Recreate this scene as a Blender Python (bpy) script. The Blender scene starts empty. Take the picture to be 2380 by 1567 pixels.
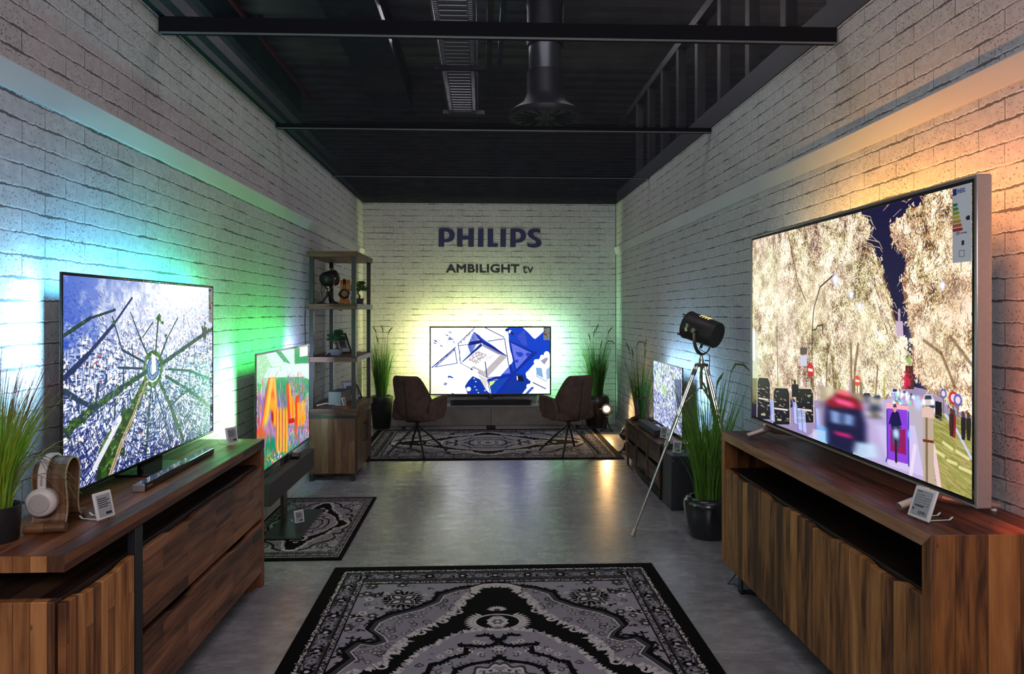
import bpy, bmesh, math, random
import numpy as np
from mathutils import Vector, Matrix, Euler

R = math.radians
C = bpy.context.scene.collection
scn = bpy.context.scene

# ------------------------------------------------------------------ camera
cam_data = bpy.data.cameras.new('camera')
cam_data.sensor_width = 36.0
cam_data.lens = 1675.0 / 2380.0 * 36.0
cam_data.shift_y = -58.5 / 2380.0
cam_data.clip_start = 0.05
cam_data.clip_end = 80
cam = bpy.data.objects.new('camera', cam_data)
C.objects.link(cam)
cam.location = (0, 0, 1.55)
cam.rotation_euler = (R(90), 0, -math.atan(70 / 1675.0))
scn.camera = cam

# ------------------------------------------------------------------ colour management, world
scn.view_settings.view_transform = 'Standard'
scn.view_settings.look = 'None'
scn.view_settings.gamma = 1.0
scn.view_settings.use_curve_mapping = False
scn.view_settings.exposure = 0.0
scn.cycles.use_denoising = True
scn.cycles.max_bounces = 5
scn.cycles.diffuse_bounces = 3
scn.cycles.glossy_bounces = 3
scn.cycles.transparent_max_bounces = 8
scn.cycles.use_adaptive_sampling = True
scn.cycles.adaptive_threshold = 0.06
scn.cycles.adaptive_min_samples = 16
scn.cycles.sample_clamp_indirect = 6.0
scn.cycles.caustics_reflective = False
scn.cycles.caustics_refractive = False

world = bpy.data.worlds.new('dim_sales_hall')
scn.world = world
world.use_nodes = True
world.node_tree.nodes['Background'].inputs[0].default_value = (0.80, 0.82, 1.0, 1)
world.node_tree.nodes['Background'].inputs[1].default_value = 0.05


def add_area(name, loc, direction, sx, sy, power, color, parent=None, spread=180):
    ld = bpy.data.lights.new(name, 'AREA')
    ld.shape = 'RECTANGLE'
    ld.size = sx
    ld.size_y = sy
    ld.energy = power
    ld.color = color
    ld.spread = R(spread)
    o = bpy.data.objects.new(name, ld)
    C.objects.link(o)
    d = Vector(direction).normalized()
    q = d.to_track_quat('-Z', 'Y')
    o.rotation_euler = q.to_euler()
    o.location = loc
    if parent:
        o.parent = parent
    return o


# unseen fill lights, added to brighten the booth and the roof
add_area('overhead_fill', (0.1, 8.0, 4.72), (0, 0, -1), 2.4, 1.0, 40, (1.0, 0.90, 1.0))  # added for soft overhead light through the mesh
add_area('overhead_fill', (0.1, 4.6, 4.72), (0, 0, -1), 2.4, 1.0, 40, (1.0, 0.90, 1.0))
add_area('overhead_fill', (0.1, 1.2, 4.72), (0, 0, -1), 2.4, 1.0, 40, (1.0, 0.90, 1.0))
add_area('front_fill', (0.1, -1.7, 2.85), (0, 1.0, -0.62), 3.2, 1.0, 92, (1.0, 0.90, 0.98))  # added behind the camera for light from the front
add_area('roof_fill', (-3.0, 4.5, 3.2), (0, 0, 1), 0.6, 7.0, 30, (0.55, 0.95, 0.85))  # added outside the walls, aimed up to light the roof
add_area('roof_fill', (3.4, 4.5, 3.2), (0, 0, 1), 0.6, 7.0, 24, (1.0, 0.85, 0.85))

# ------------------------------------------------------------------ mesh helpers


class MB:
    """collects shapes into one mesh; build() links it as ONE object"""

    def __init__(s):
        s.v = []
        s.f = []

    def add(s, vs, fs):
        b = len(s.v)
        s.v += [tuple(v) for v in vs]
        s.f += [tuple(i + b for i in f) for f in fs]
        return s

    def box(s, x0, x1, y0, y1, z0, z1):
        x0, x1 = min(x0, x1), max(x0, x1)
        y0, y1 = min(y0, y1), max(y0, y1)
        z0, z1 = min(z0, z1), max(z0, z1)
        return s.add([(x0, y0, z0), (x1, y0, z0), (x1, y1, z0), (x0, y1, z0), (x0, y0, z1), (x1, y0, z1), (x1, y1, z1), (x0, y1, z1)],
                     [(0, 3, 2, 1), (4, 5, 6, 7), (0, 1, 5, 4), (1, 2, 6, 5), (2, 3, 7, 6), (3, 0, 4, 7)])

    def tube(s, pts, r, n=10, cap=True, flat=None):
        pts = [Vector(p) for p in pts]
        rs = r if isinstance(r, (list, tuple)) else [r] * len(pts)
        rings = []
        ref = None
        for i, p in enumerate(pts):
            if i == 0:
                d = pts[1] - p
            elif i == len(pts) - 1:
                d = p - pts[i - 1]
            else:
                d = (pts[i + 1] - p).normalized() + (p - pts[i - 1]).normalized()
            d.normalize()
            if ref is None:
                ref = Vector((0, 0, 1)) if abs(d.z) < 0.9 else Vector((1, 0, 0))
            a = d.cross(ref).normalized()
            b = a.cross(d).normalized()
            ref = b
            fa = flat or (1, 1)
            rings.append([p + (a * math.cos(2 * math.pi * k / n) * fa[0] + b * math.sin(2 * math.pi * k / n) * fa[1]) * rs[i] for k in range(n)])
        vs = [v for ring in rings for v in ring]
        fs = []
        for i in range(len(pts) - 1):
            for k in range(n):
                fs.append((i * n + k, i * n + (k + 1) % n, (i + 1) * n + (k + 1) % n, (i + 1) * n + k))
        if cap:
            fs.append(tuple(reversed(range(n))))
            fs.append(tuple((len(pts) - 1) * n + k for k in range(n)))
        return s.add(vs, fs)

    def lathe(s, prof, c=(0, 0, 0), n=32, m=None, cap=True):
        """prof: list of (radius, height) about local z; m optional matrix"""
        vs = []
        for r, h in prof:
            for k in range(n):
                a = 2 * math.pi * k / n
                p = Vector((r * math.cos(a), r * math.sin(a), h))
                if m is not None:
                    p = m @ p
                vs.append(p + Vector(c))
        fs = []
        for i in range(len(prof) - 1):
            for k in range(n):
                fs.append((i * n + k, i * n + (k + 1) % n, (i + 1) * n + (k + 1) % n, (i + 1) * n + k))
        if cap:
            if prof[0][0] > 1e-6:
                fs.append(tuple(reversed(range(n))))
            if prof[-1][0] > 1e-6:
                fs.append(tuple((len(prof) - 1) * n + k for k in range(n)))
        return s.add(vs, fs)

    def prism(s, poly, d0, d1, plane='xz'):
        """poly: 2d points; extruded along the remaining axis between d0 and d1"""
        def P(a, b, d):
            return {'xz': (a, d, b), 'yz': (d, a, b), 'xy': (a, b, d)}[plane]
        n = len(poly)
        vs = [P(a, b, d0) for a, b in poly] + [P(a, b, d1) for a, b in poly]
        fs = [tuple(range(n)), tuple(reversed(range(n, 2 * n)))]
        for i in range(n):
            j = (i + 1) % n
            fs.append((i, i + n, j + n, j))
        return s.add(vs, fs)

    def strip(s, path, w, th, plane='yz', c=0.0):
        """bent band: 2d centre path in a plane, wide along the third axis"""
        pts = [Vector((a, b, 0)) for a, b in path]
        left, right = [], []
        for i, p in enumerate(pts):
            d = (pts[min(i + 1, len(pts) - 1)] - pts[max(i - 1, 0)]).normalized()
            nrm = Vector((-d.y, d.x, 0)) * th / 2
            left.append((p + nrm)[:2])
            right.append((p - nrm)[:2])
        k = len(pts)
        for a in range(k - 1):
            s.prism([left[a], left[a + 1], right[a + 1], right[a]], c - w / 2, c + w / 2, plane)
        return s

    def build(s, name, m, parent=None, bevel=0.0, seg=2, smooth=True, sub=0, origin=None, angle=35, weld=False):
        me = bpy.data.meshes.new(name)
        o3 = Vector(origin) if origin is not None else Vector((0, 0, 0))
        me.from_pydata([tuple(Vector(v) - o3) for v in s.v], [], s.f)
        bm = bmesh.new()
        bm.from_mesh(me)
        if weld:
            bmesh.ops.remove_doubles(bm, verts=bm.verts, dist=1e-5)
        bmesh.ops.recalc_face_normals(bm, faces=bm.faces)
        bm.to_mesh(me)
        bm.free()
        if m is not None:
            me.materials.append(m)
        if smooth:
            me.polygons.foreach_set('use_smooth', [True] * len(me.polygons))
            if not sub:
                me.set_sharp_from_angle(angle=R(angle))
        o = bpy.data.objects.new(name, me)
        C.objects.link(o)
        if parent is not None:
            o.parent = parent
        elif origin is not None:
            o.location = o3
        if bevel:
            b = o.modifiers.new('bevel', 'BEVEL')
            b.width = bevel
            b.segments = seg
            b.limit_method = 'ANGLE'
            b.angle_limit = R(40)
        if sub:
            q = o.modifiers.new('sub', 'SUBSURF')
            q.levels = sub
            q.render_levels = sub
        return o


def thing(name, label, cat, loc=(0, 0, 0), rz=0.0, group=None):
    o = bpy.data.objects.new(name, None)
    o.empty_display_size = 0.1
    C.objects.link(o)
    o.location = loc
    o.rotation_euler = (0, 0, rz)
    return tag(o, label, cat, group)


def tag(o, label=None, cat=None, group=None, kind=None):
    if label:
        o['label'] = label
    if cat:
        o['category'] = cat
    if group:
        o['group'] = group
    if kind:
        o['kind'] = kind
    return o


def dup(root, loc, rz, label, group=None):
    def cp(o, par):
        c = o.copy()
        C.objects.link(c)
        if par is not None:
            c.parent = par
        for ch in list(o.children):
            cp(ch, c)
        return c
    r = cp(root, None)
    r.location = loc
    r.rotation_euler = (0, 0, rz)
    r['label'] = label
    if group:
        r['group'] = group
    return r


# ------------------------------------------------------------------ material helpers
MATS = {}


class NT:
    def __init__(s, name):
        s.m = bpy.data.materials.new(name)
        s.m.use_nodes = True
        s.t = s.m.node_tree
        s.b = s.t.nodes['Principled BSDF']

    def n(s, typ, inp=None, **kw):
        nd = s.t.nodes.new(typ)
        for k, v in kw.items():
            setattr(nd, k, v)
        for k, v in (inp or {}).items():
            s.set(nd.inputs[k], v)
        return nd

    def set(s, sock, v):
        if isinstance(v, bpy.types.NodeSocket):
            s.t.links.new(v, sock)
        elif isinstance(v, bpy.types.Node):
            s.t.links.new(v.outputs[0], sock)
        else:
            if isinstance(v, (tuple, list)) and len(v) == 3 and sock.type == 'RGBA':
                v = (*v, 1)
            sock.default_value = v

    def math(s, op, a, b=0.0, clamp=False):
        return s.n('ShaderNodeMath', {0: a, 1: b}, operation=op, use_clamp=clamp).outputs[0]

    def mix(s, f, a, b, blend='MIX'):
        nd = s.n('ShaderNodeMix', data_type='RGBA', blend_type=blend)
        s.set(nd.inputs[0], f)
        s.set(nd.inputs[6], a)
        s.set(nd.inputs[7], b)
        return nd.outputs[2]

    def ramp(s, fac, stops, interp='LINEAR'):
        nd = s.n('ShaderNodeValToRGB')
        s.set(nd.inputs[0], fac)
        cr = nd.color_ramp
        cr.interpolation = interp
        while len(cr.elements) < len(stops):
            cr.elements.new(0.5)
        for e, (p, c) in zip(cr.elements, stops):
            e.position = p
            e.color = (*c, 1) if len(c) == 3 else c
        return nd.outputs[0]

    def coords(s, along='X', across='Y', third=None):
        tc = s.n('ShaderNodeTexCoord')
        sp = s.n('ShaderNodeSeparateXYZ', {0: tc.outputs['Object']})
        cb = s.n('ShaderNodeCombineXYZ', {0: sp.outputs[along], 1: sp.outputs[across]})
        if third:
            s.set(cb.inputs[2], sp.outputs[third])
        return cb.outputs[0], sp


def mat(name, base, rough=0.5, metal=0.0, spec=None, noise=0.0, nscale=30, bump=0.0, coat=0.0, emis=None, es=1.0, alpha=None, rvar=0.0):
    if name in MATS:
        return MATS[name]
    t = NT(name)
    b = t.b
    b.inputs['Base Color'].default_value = (*base, 1)
    b.inputs['Roughness'].default_value = rough
    b.inputs['Metallic'].default_value = metal
    if spec is not None:
        b.inputs['Specular IOR Level'].default_value = spec
    if coat:
        b.inputs['Coat Weight'].default_value = coat
    if noise or bump or rvar:
        tc = t.n('ShaderNodeTexCoord')
        nz = t.n('ShaderNodeTexNoise', {'Vector': tc.outputs['Object'], 'Scale': nscale, 'Detail': 4.0})
        if noise:
            dark = tuple(c * (1 - noise) for c in base)
            lite = tuple(min(1, c * (1 + noise)) for c in base)
            t.set(b.inputs['Base Color'], t.ramp(nz.outputs[0], [(0.3, dark), (0.7, lite)]))
        if rvar:
            t.set(b.inputs['Roughness'], t.ramp(nz.outputs[0], [(0.3, (rough - rvar,) * 3), (0.7, (rough + rvar,) * 3)]))
        if bump:
            t.set(b.inputs['Normal'], t.n('ShaderNodeBump', {'Height': nz.outputs[0], 'Strength': bump, 'Distance': 0.002}))
    if emis:
        b.inputs['Emission Color'].default_value = (*emis, 1)
        b.inputs['Emission Strength'].default_value = es
    if alpha is not None:
        b.inputs['Alpha'].default_value = alpha
    MATS[name] = t.m
    return t.m


def wood(key, along, across, pw=0.09, pl=0.6, tones=((0.03, 0.012, 0.006), (0.12, 0.052, 0.022), (0.24, 0.115, 0.05)), rough=0.45, off=(0, 0), gs=1.0, seam=0.0012, third=None, contrast=1.0):
    nm = 'wood_' + key + '_' + along + across
    if nm in MATS:
        return MATS[nm]
    t = NT(nm)
    vec, sp = t.coords(along, across, third)
    mp = t.n('ShaderNodeMapping', {'Vector': vec, 'Location': (off[0], off[1], 0)})
    wob = t.n('ShaderNodeTexNoise', {'Vector': mp.outputs[0], 'Scale': 3.0, 'Detail': 1.0})
    br = t.n('ShaderNodeTexBrick', {'Vector': mp.outputs[0], 'Color1': (0, 0, 0), 'Color2': (1, 1, 1), 'Mortar': (0.5, 0.5, 0.5), 'Scale': 1.0,
                                    'Mortar Size': seam, 'Mortar Smooth': 0.3, 'Brick Width': pl, 'Row Height': pw}, offset=0.43, offset_frequency=3)
    sh = t.n('ShaderNodeVectorMath', {0: mp.outputs[0], 1: br.outputs['Color']}, operation='ADD')
    st = t.n('ShaderNodeMapping', {'Vector': sh.outputs[0], 'Scale': (2.0 * gs, 24 * gs, 9 * gs)})
    g1 = t.n('ShaderNodeTexNoise', {'Vector': st.outputs[0], 'Scale': 1.0, 'Detail': 7.0, 'Roughness': 0.62, 'Distortion': 0.7})
    st2 = t.n('ShaderNodeMapping', {'Vector': sh.outputs[0], 'Scale': (5 * gs, 170 * gs, 30 * gs)})
    g2 = t.n('ShaderNodeTexNoise', {'Vector': st2.outputs[0], 'Scale': 1.0, 'Detail': 3.0})
    st3 = t.n('ShaderNodeMapping', {'Vector': sh.outputs[0], 'Scale': (1.8, 13, 3)})
    g3 = t.n('ShaderNodeTexNoise', {'Vector': st3.outputs[0], 'Scale': 1.0, 'Detail': 3.0, 'Distortion': 1.4})
    f = t.math('MULTIPLY', g1.outputs[0], 0.80 * contrast)
    f = t.math('ADD', f, t.math('MULTIPLY', g2.outputs[0], 0.20))
    f = t.math('ADD', f, t.math('MULTIPLY', t.math('SUBTRACT', br.outputs['Color'], 0.5), 0.42 * contrast))
    f = t.math('ADD', f, t.math('MULTIPLY', t.math('SUBTRACT', g3.outputs[0], 0.5), 0.75))
    col = t.ramp(f, [(0.22, tones[0]), (0.5, tones[1]), (0.78, tones[2])])
    # knots and worm holes
    vo = t.n('ShaderNodeTexVoronoi', {'Vector': t.n('ShaderNodeMapping', {'Vector': mp.outputs[0], 'Scale': (7, 22, 7)}).outputs[0], 'Scale': 1.0})
    kn = t.ramp(vo.outputs['Distance'], [(0.03, (1, 1, 1)), (0.09, (0, 0, 0))])
    col = t.mix(t.math('MULTIPLY', kn, 0.75), col, (0.01, 0.005, 0.003))
    col = t.mix(t.math('MULTIPLY', br.outputs['Fac'], 0.8), col, tuple(c * 0.35 for c in tones[0]))
    t.set(t.b.inputs['Base Color'], col)
    t.set(t.b.inputs['Roughness'], t.ramp(g1.outputs[0], [(0.3, (rough + 0.15,) * 3), (0.7, (rough - 0.05,) * 3)]))
    h = t.math('SUBTRACT', f, br.outputs['Fac'])
    t.set(t.b.inputs['Normal'], t.n('ShaderNodeBump', {'Height': h, 'Strength': 0.35, 'Distance': 0.002}))
    MATS[nm] = t.m
    return t.m


def brick(name, along, seed=0.0, dark=1.0):
    """white painted brick wallpaper: printed bricks with ragged dark shadow lines, pits and a faint relief"""
    t = NT(name)
    vec, sp = t.coords(along, 'Z')
    vec = t.n('ShaderNodeMapping', {'Vector': vec, 'Location': (seed, 0.0, 0)}).outputs[0]
    n1 = t.n('ShaderNodeTexNoise', {'Vector': vec, 'Scale': 7.0, 'Detail': 2.0})
    n2 = t.n('ShaderNodeTexNoise', {'Vector': vec, 'Scale': 55.0, 'Detail': 3.0})
    d1 = t.n('ShaderNodeVectorMath', {0: t.n('ShaderNodeVectorMath', {0: n1.outputs[1], 1: (0.5, 0.5, 0.5)}, operation='SUBTRACT').outputs[0], 1: (0.006, 0.014, 0)}, operation='MULTIPLY')
    d2 = t.n('ShaderNodeVectorMath', {0: t.n('ShaderNodeVectorMath', {0: n2.outputs[1], 1: (0.5, 0.5, 0.5)}, operation='SUBTRACT').outputs[0], 1: (0.004, 0.013, 0)}, operation='MULTIPLY')
    v2 = t.n('ShaderNodeVectorMath', {0: vec, 1: d1.outputs[0]}, operation='ADD')
    v2 = t.n('ShaderNodeVectorMath', {0: v2.outputs[0], 1: d2.outputs[0]}, operation='ADD').outputs[0]

    def br(v, size, sm):
        return t.n('ShaderNodeTexBrick', {'Vector': v, 'Color1': (0, 0, 0), 'Color2': (1, 1, 1), 'Mortar': (0.5, 0.5, 0.5), 'Scale': 1.0, 'Mortar Size': size,
                                          'Mortar Smooth': sm, 'Brick Width': 0.268, 'Row Height': 0.0795}, offset=0.5, offset_frequency=2)
    a = br(v2, 0.0030, 0.35)
    up = t.n('ShaderNodeVectorMath', {0: v2, 1: (0.0035, -0.0055, 0)}, operation='ADD').outputs[0]
    b = br(up, 0.0026, 0.5)
    # horizontal joints are heavier than the upright ones: second, row-only mask
    s2 = t.n('ShaderNodeSeparateXYZ', {0: v2})
    row = t.math('PINGPONG', s2.outputs[1], 0.03975)
    n3 = t.n('ShaderNodeTexNoise', {'Vector': vec, 'Scale': 5.5, 'Detail': 3.0})
    wid = t.math('MULTIPLY', t.ramp(n3.outputs[0], [(0.36, (0, 0, 0)), (0.66, (1, 1, 1))]), 0.0062)
    # joints lie at multiples of one row height: pingpong reaches 0 there
    pp = t.math('PINGPONG', t.math('ADD', s2.outputs[1], 0.0), 0.0795)
    rowd = t.math('MINIMUM', pp, t.math('SUBTRACT', 0.0795, pp))
    joint = t.math('LESS_THAN', rowd, wid)
    pits = t.n('ShaderNodeTexNoise', {'Vector': vec, 'Scale': 95.0, 'Detail': 2.0, 'Roughness': 0.6})
    pit_area = t.n('ShaderNodeTexNoise', {'Vector': vec, 'Scale': 4.0, 'Detail': 1.0})
    pthr = t.math('ADD', t.math('MULTIPLY', pit_area.outputs[0], 0.22), 0.49)
    pit = t.math('MULTIPLY', t.math('SUBTRACT', t.math('SUBTRACT', 1.0, pits.outputs[0]), pthr), 16.0, True)
    base = t.ramp(t.n('ShaderNodeTexNoise', {'Vector': vec, 'Scale': 26.0, 'Detail': 6.0}).outputs[0], [(0.3, (0.46, 0.465, 0.475)), (0.7, (0.60, 0.605, 0.615))])
    base = t.mix(t.math('MULTIPLY', a.outputs['Color'], 0.16), base, (0.42, 0.415, 0.40))
    col = t.mix(t.math('MULTIPLY', b.outputs['Fac'], 0.7), base, (0.80, 0.80, 0.81))
    lines = t.math('MAXIMUM', t.math('MULTIPLY', a.outputs['Fac'], t.ramp(n3.outputs[0], [(0.3, (0.35,) * 3), (0.6, (0.95,) * 3)])), t.math('MULTIPLY', joint, 0.95))
    col = t.mix(t.math('MULTIPLY', lines, 0.88 * dark), col, (0.06, 0.058, 0.055))
    col = t.mix(t.math('MULTIPLY', pit, 0.75), col, (0.13, 0.125, 0.12))
    t.set(t.b.inputs['Base Color'], col)
    t.b.inputs['Roughness'].default_value = 0.72
    t.b.inputs['Specular IOR Level'].default_value = 0.25
    hh = t.math('SUBTRACT', t.math('MULTIPLY', n2.outputs[0], 0.5), t.math('ADD', lines, t.math('MULTIPLY', pit, 0.5)))
    t.set(t.b.inputs['Normal'], t.n('ShaderNodeBump', {'Height': hh, 'Strength': 0.45, 'Distance': 0.006}))
    return t.m


# ------------------------------------------------------------------ painter for the pictures on the screens and the rug weave


class Cv:
    def __init__(s, w, h, bg=(0, 0, 0)):
        s.w, s.h = w, h
        s.a = np.zeros((h, w, 3), np.float32)
        s.a[:] = bg

    def blend(s, x0, y0, m, col, al=1.0):
        h, w = m.shape
        r = s.a[y0:y0 + h, x0:x0 + w]
        k = (m * al)[..., None]
        r[:] = r * (1 - k) + np.array(col, np.float32) * k

    def poly(s, pts, col, al=1.0):
        p = [(x * s.w, y * s.h) for x, y in pts]
        x0 = max(0, int(min(q[0] for q in p)) - 1)
        x1 = min(s.w, int(max(q[0] for q in p)) + 2)
        y0 = max(0, int(min(q[1] for q in p)) - 1)
        y1 = min(s.h, int(max(q[1] for q in p)) + 2)
        if x1 <= x0 or y1 <= y0:
            return
        X = np.arange(x0, x1)[None, :] + 0.5
        Y = np.arange(y0, y1)[:, None] + 0.5
        m = np.zeros((y1 - y0, x1 - x0), bool)
        n = len(p)
        for i in range(n):
            xa, ya = p[i]
            xb, yb = p[(i + 1) % n]
            if ya == yb:
                continue
            c = (Y > min(ya, yb)) & (Y <= max(ya, yb)) & (X < (xb - xa) * (Y - ya) / (yb - ya) + xa)
            m ^= c
        s.blend(x0, y0, m.astype(np.float32), col, al)

    def line(s, pts, wd, col, al=1.0, soft=1.0):
        for (ax, ay), (bx, by) in zip(pts[:-1], pts[1:]):
            ax, bx, ay, by = ax * s.w, bx * s.w, ay * s.h, by * s.h
            k = wd * s.h / 2 + soft
            x0 = max(0, int(min(ax, bx) - k - 1))
            x1 = min(s.w, int(max(ax, bx) + k + 2))
            y0 = max(0, int(min(ay, by) - k - 1))
            y1 = min(s.h, int(max(ay, by) + k + 2))
            if x1 <= x0 or y1 <= y0:
                continue
            X = np.arange(x0, x1)[None, :] + 0.5
            Y = np.arange(y0, y1)[:, None] + 0.5
            dx, dy = bx - ax, by - ay
            L = dx * dx + dy * dy + 1e-9
            tt = np.clip(((X - ax) * dx + (Y - ay) * dy) / L, 0, 1)
            d = np.hypot(X - ax - tt * dx, Y - ay - tt * dy)
            s.blend(x0, y0, np.clip((k - d) / soft, 0, 1).astype(np.float32), col, al)

    def ell(s, cx, cy, rx, ry, col, al=1.0, soft=0.0):
        cx, cy, rx, ry = cx * s.w, cy * s.h, rx * s.h, ry * s.h
        g = 1 + soft
        x0 = max(0, int(cx - rx * g - 1))
        x1 = min(s.w, int(cx + rx * g + 2))
        y0 = max(0, int(cy - ry * g - 1))
        y1 = min(s.h, int(cy + ry * g + 2))
        if x1 <= x0 or y1 <= y0:
            return
        X = np.arange(x0, x1)[None, :] + 0.5
        Y = np.arange(y0, y1)[:, None] + 0.5
        d = np.hypot((X - cx) / max(rx, .3), (Y - cy) / max(ry, .3))
        if soft:
            m = np.clip((1 + soft - d) / (2 * soft), 0, 1)
            m = m * m * (3 - 2 * m)
        else:
            m = (d <= 1).astype(np.float32)
        s.blend(x0, y0, m.astype(np.float32), col, al)

    def blur(s, x0, y0, x1, y1, kx, ky=0):
        x0, x1, y0, y1 = int(x0 * s.w), int(x1 * s.w), int(y0 * s.h), int(y1 * s.h)
        r = s.a[y0:y1, x0:x1].copy()
        for ax, k in ((1, kx), (0, ky)):
            for _ in range(2):
                if k > 0:
                    acc = np.zeros_like(r)
                    for d in range(-k, k + 1):
                        acc += np.roll(r, d, axis=ax)
                    r = acc / (2 * k + 1)
        fx = np.clip(np.minimum(np.arange(x1 - x0), np.arange(x1 - x0)[::-1]) / (2.0 * max(kx, 1) + 1), 0, 1)
        fy = np.clip(np.minimum(np.arange(y1 - y0), np.arange(y1 - y0)[::-1]) / (2.0 * max(ky, 1) + 1), 0, 1)
        k = (fy[:, None] * fx[None, :])[..., None].astype(np.float32)
        s.a[y0:y1, x0:x1] = s.a[y0:y1, x0:x1] * (1 - k) + r * k

    def image(s, name):
        im = bpy.data.images.new(name, s.w, s.h)
        buf = np.ones((s.h, s.w, 4), np.float32)
        buf[..., :3] = np.clip(s.a[::-1], 0, 1)
        im.pixels.foreach_set(buf.ravel())
        im.update()
        im.pack()
        return im


def vnoise(h, w, cell, rng):
    gh, gw = int(h / cell) + 3, int(w / cell) + 3
    g = rng.random((gh, gw)).astype(np.float32)
    y = np.arange(h) / cell
    x = np.arange(w) / cell
    yi, xi = y.astype(int), x.astype(int)
    fy, fx = (y - yi)[:, None], (x - xi)[None, :]
    fy, fx = fy * fy * (3 - 2 * fy), fx * fx * (3 - 2 * fx)
    a = g[yi][:, xi]
    b = g[yi][:, xi + 1]
    c = g[yi + 1][:, xi]
    d = g[yi + 1][:, xi + 1]
    return (a * (1 - fx) + b * fx) * (1 - fy) + (c * (1 - fx) + d * fx) * fy


def screen_mat(name, img, strength=1.0, boost=1.5):
    t = NT(name)
    tc = t.n('ShaderNodeTexCoord')
    im = t.n('ShaderNodeTexImage', {0: tc.outputs['UV']})
    im.image = img
    t.b.inputs['Base Color'].default_value = (0.004, 0.004, 0.005, 1)
    t.b.inputs['Roughness'].default_value = 0.32
    t.b.inputs['Specular IOR Level'].default_value = 0.3
    lum = t.n('ShaderNodeRGBToBW', {0: im.outputs[0]})
    # highlights run past white, as on a screen photographed bright
    bo = t.math('ADD', 1.0, t.math('MULTIPLY', t.math('POWER', lum.outputs[0], 11.0), boost))
    vm = t.n('ShaderNodeVectorMath', {0: im.outputs[0], 3: bo}, operation='SCALE')
    t.set(t.b.inputs['Emission Color'], vm.outputs[0])
    t.b.inputs['Emission Strength'].default_value = strength
    return t.m


def quad_uv(name, pts, m, parent=None):
    """flat four-cornered picture: lower-left, lower-right, upper-right, upper-left"""
    me = bpy.data.meshes.new(name)
    me.from_pydata([tuple(p) for p in pts], [], [(0, 1, 2, 3)])
    uv = me.uv_layers.new(name='UVMap')
    for i, c in enumerate(((0, 0), (1, 0), (1, 1), (0, 1))):
        uv.data[i].uv = c
    me.materials.append(m)
    o = bpy.data.objects.new(name, me)
    C.objects.link(o)
    if parent is not None:
        o.parent = parent
    return o


def to_mesh(curve_obj, name, m, parent=None):
    C.objects.link(curve_obj)
    bpy.context.view_layer.update()
    dg = bpy.context.evaluated_depsgraph_get()
    me = bpy.data.meshes.new_from_object(curve_obj.evaluated_get(dg))
    me.name = name
    me.materials.clear()
    me.materials.append(m)
    o = bpy.data.objects.new(name, me)
    C.objects.link(o)
    bpy.data.objects.remove(curve_obj, do_unlink=True)
    if parent is not None:
        o.parent = parent
    return o


def text_mesh(name, body, m, parent, width, height, mtx, bold=0.0, depth=0.0004, spacing=1.0):
    """lettering scaled to a width and height, lower-left corner at the matrix origin, in its XZ plane facing -Y"""
    cu = bpy.data.curves.new(name, 'FONT')
    cu.body = body
    cu.bevel_depth = bold
    cu.bevel_resolution = 0
    cu.extrude = 0.01
    cu.space_character = spacing
    cu.resolution_u = 3
    o = to_mesh(bpy.data.objects.new(name, cu), name, m, parent)
    me = o.data
    co = np.zeros(len(me.vertices) * 3, np.float32)
    me.vertices.foreach_get('co', co)
    co = co.reshape(-1, 3)
    mn, mx = co.min(0), co.max(0)
    k = (co - mn) / (mx - mn + 1e-9)
    out = []
    for a, b, c in k:
        out.append(mtx @ Vector((a * width, -c * depth, b * height)))
    me.vertices.foreach_set('co', np.array([tuple(v) for v in out], np.float32).ravel())
    me.update()
    return o

# ------------------------------------------------------------------ the moving pictures shown on the screens


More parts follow.
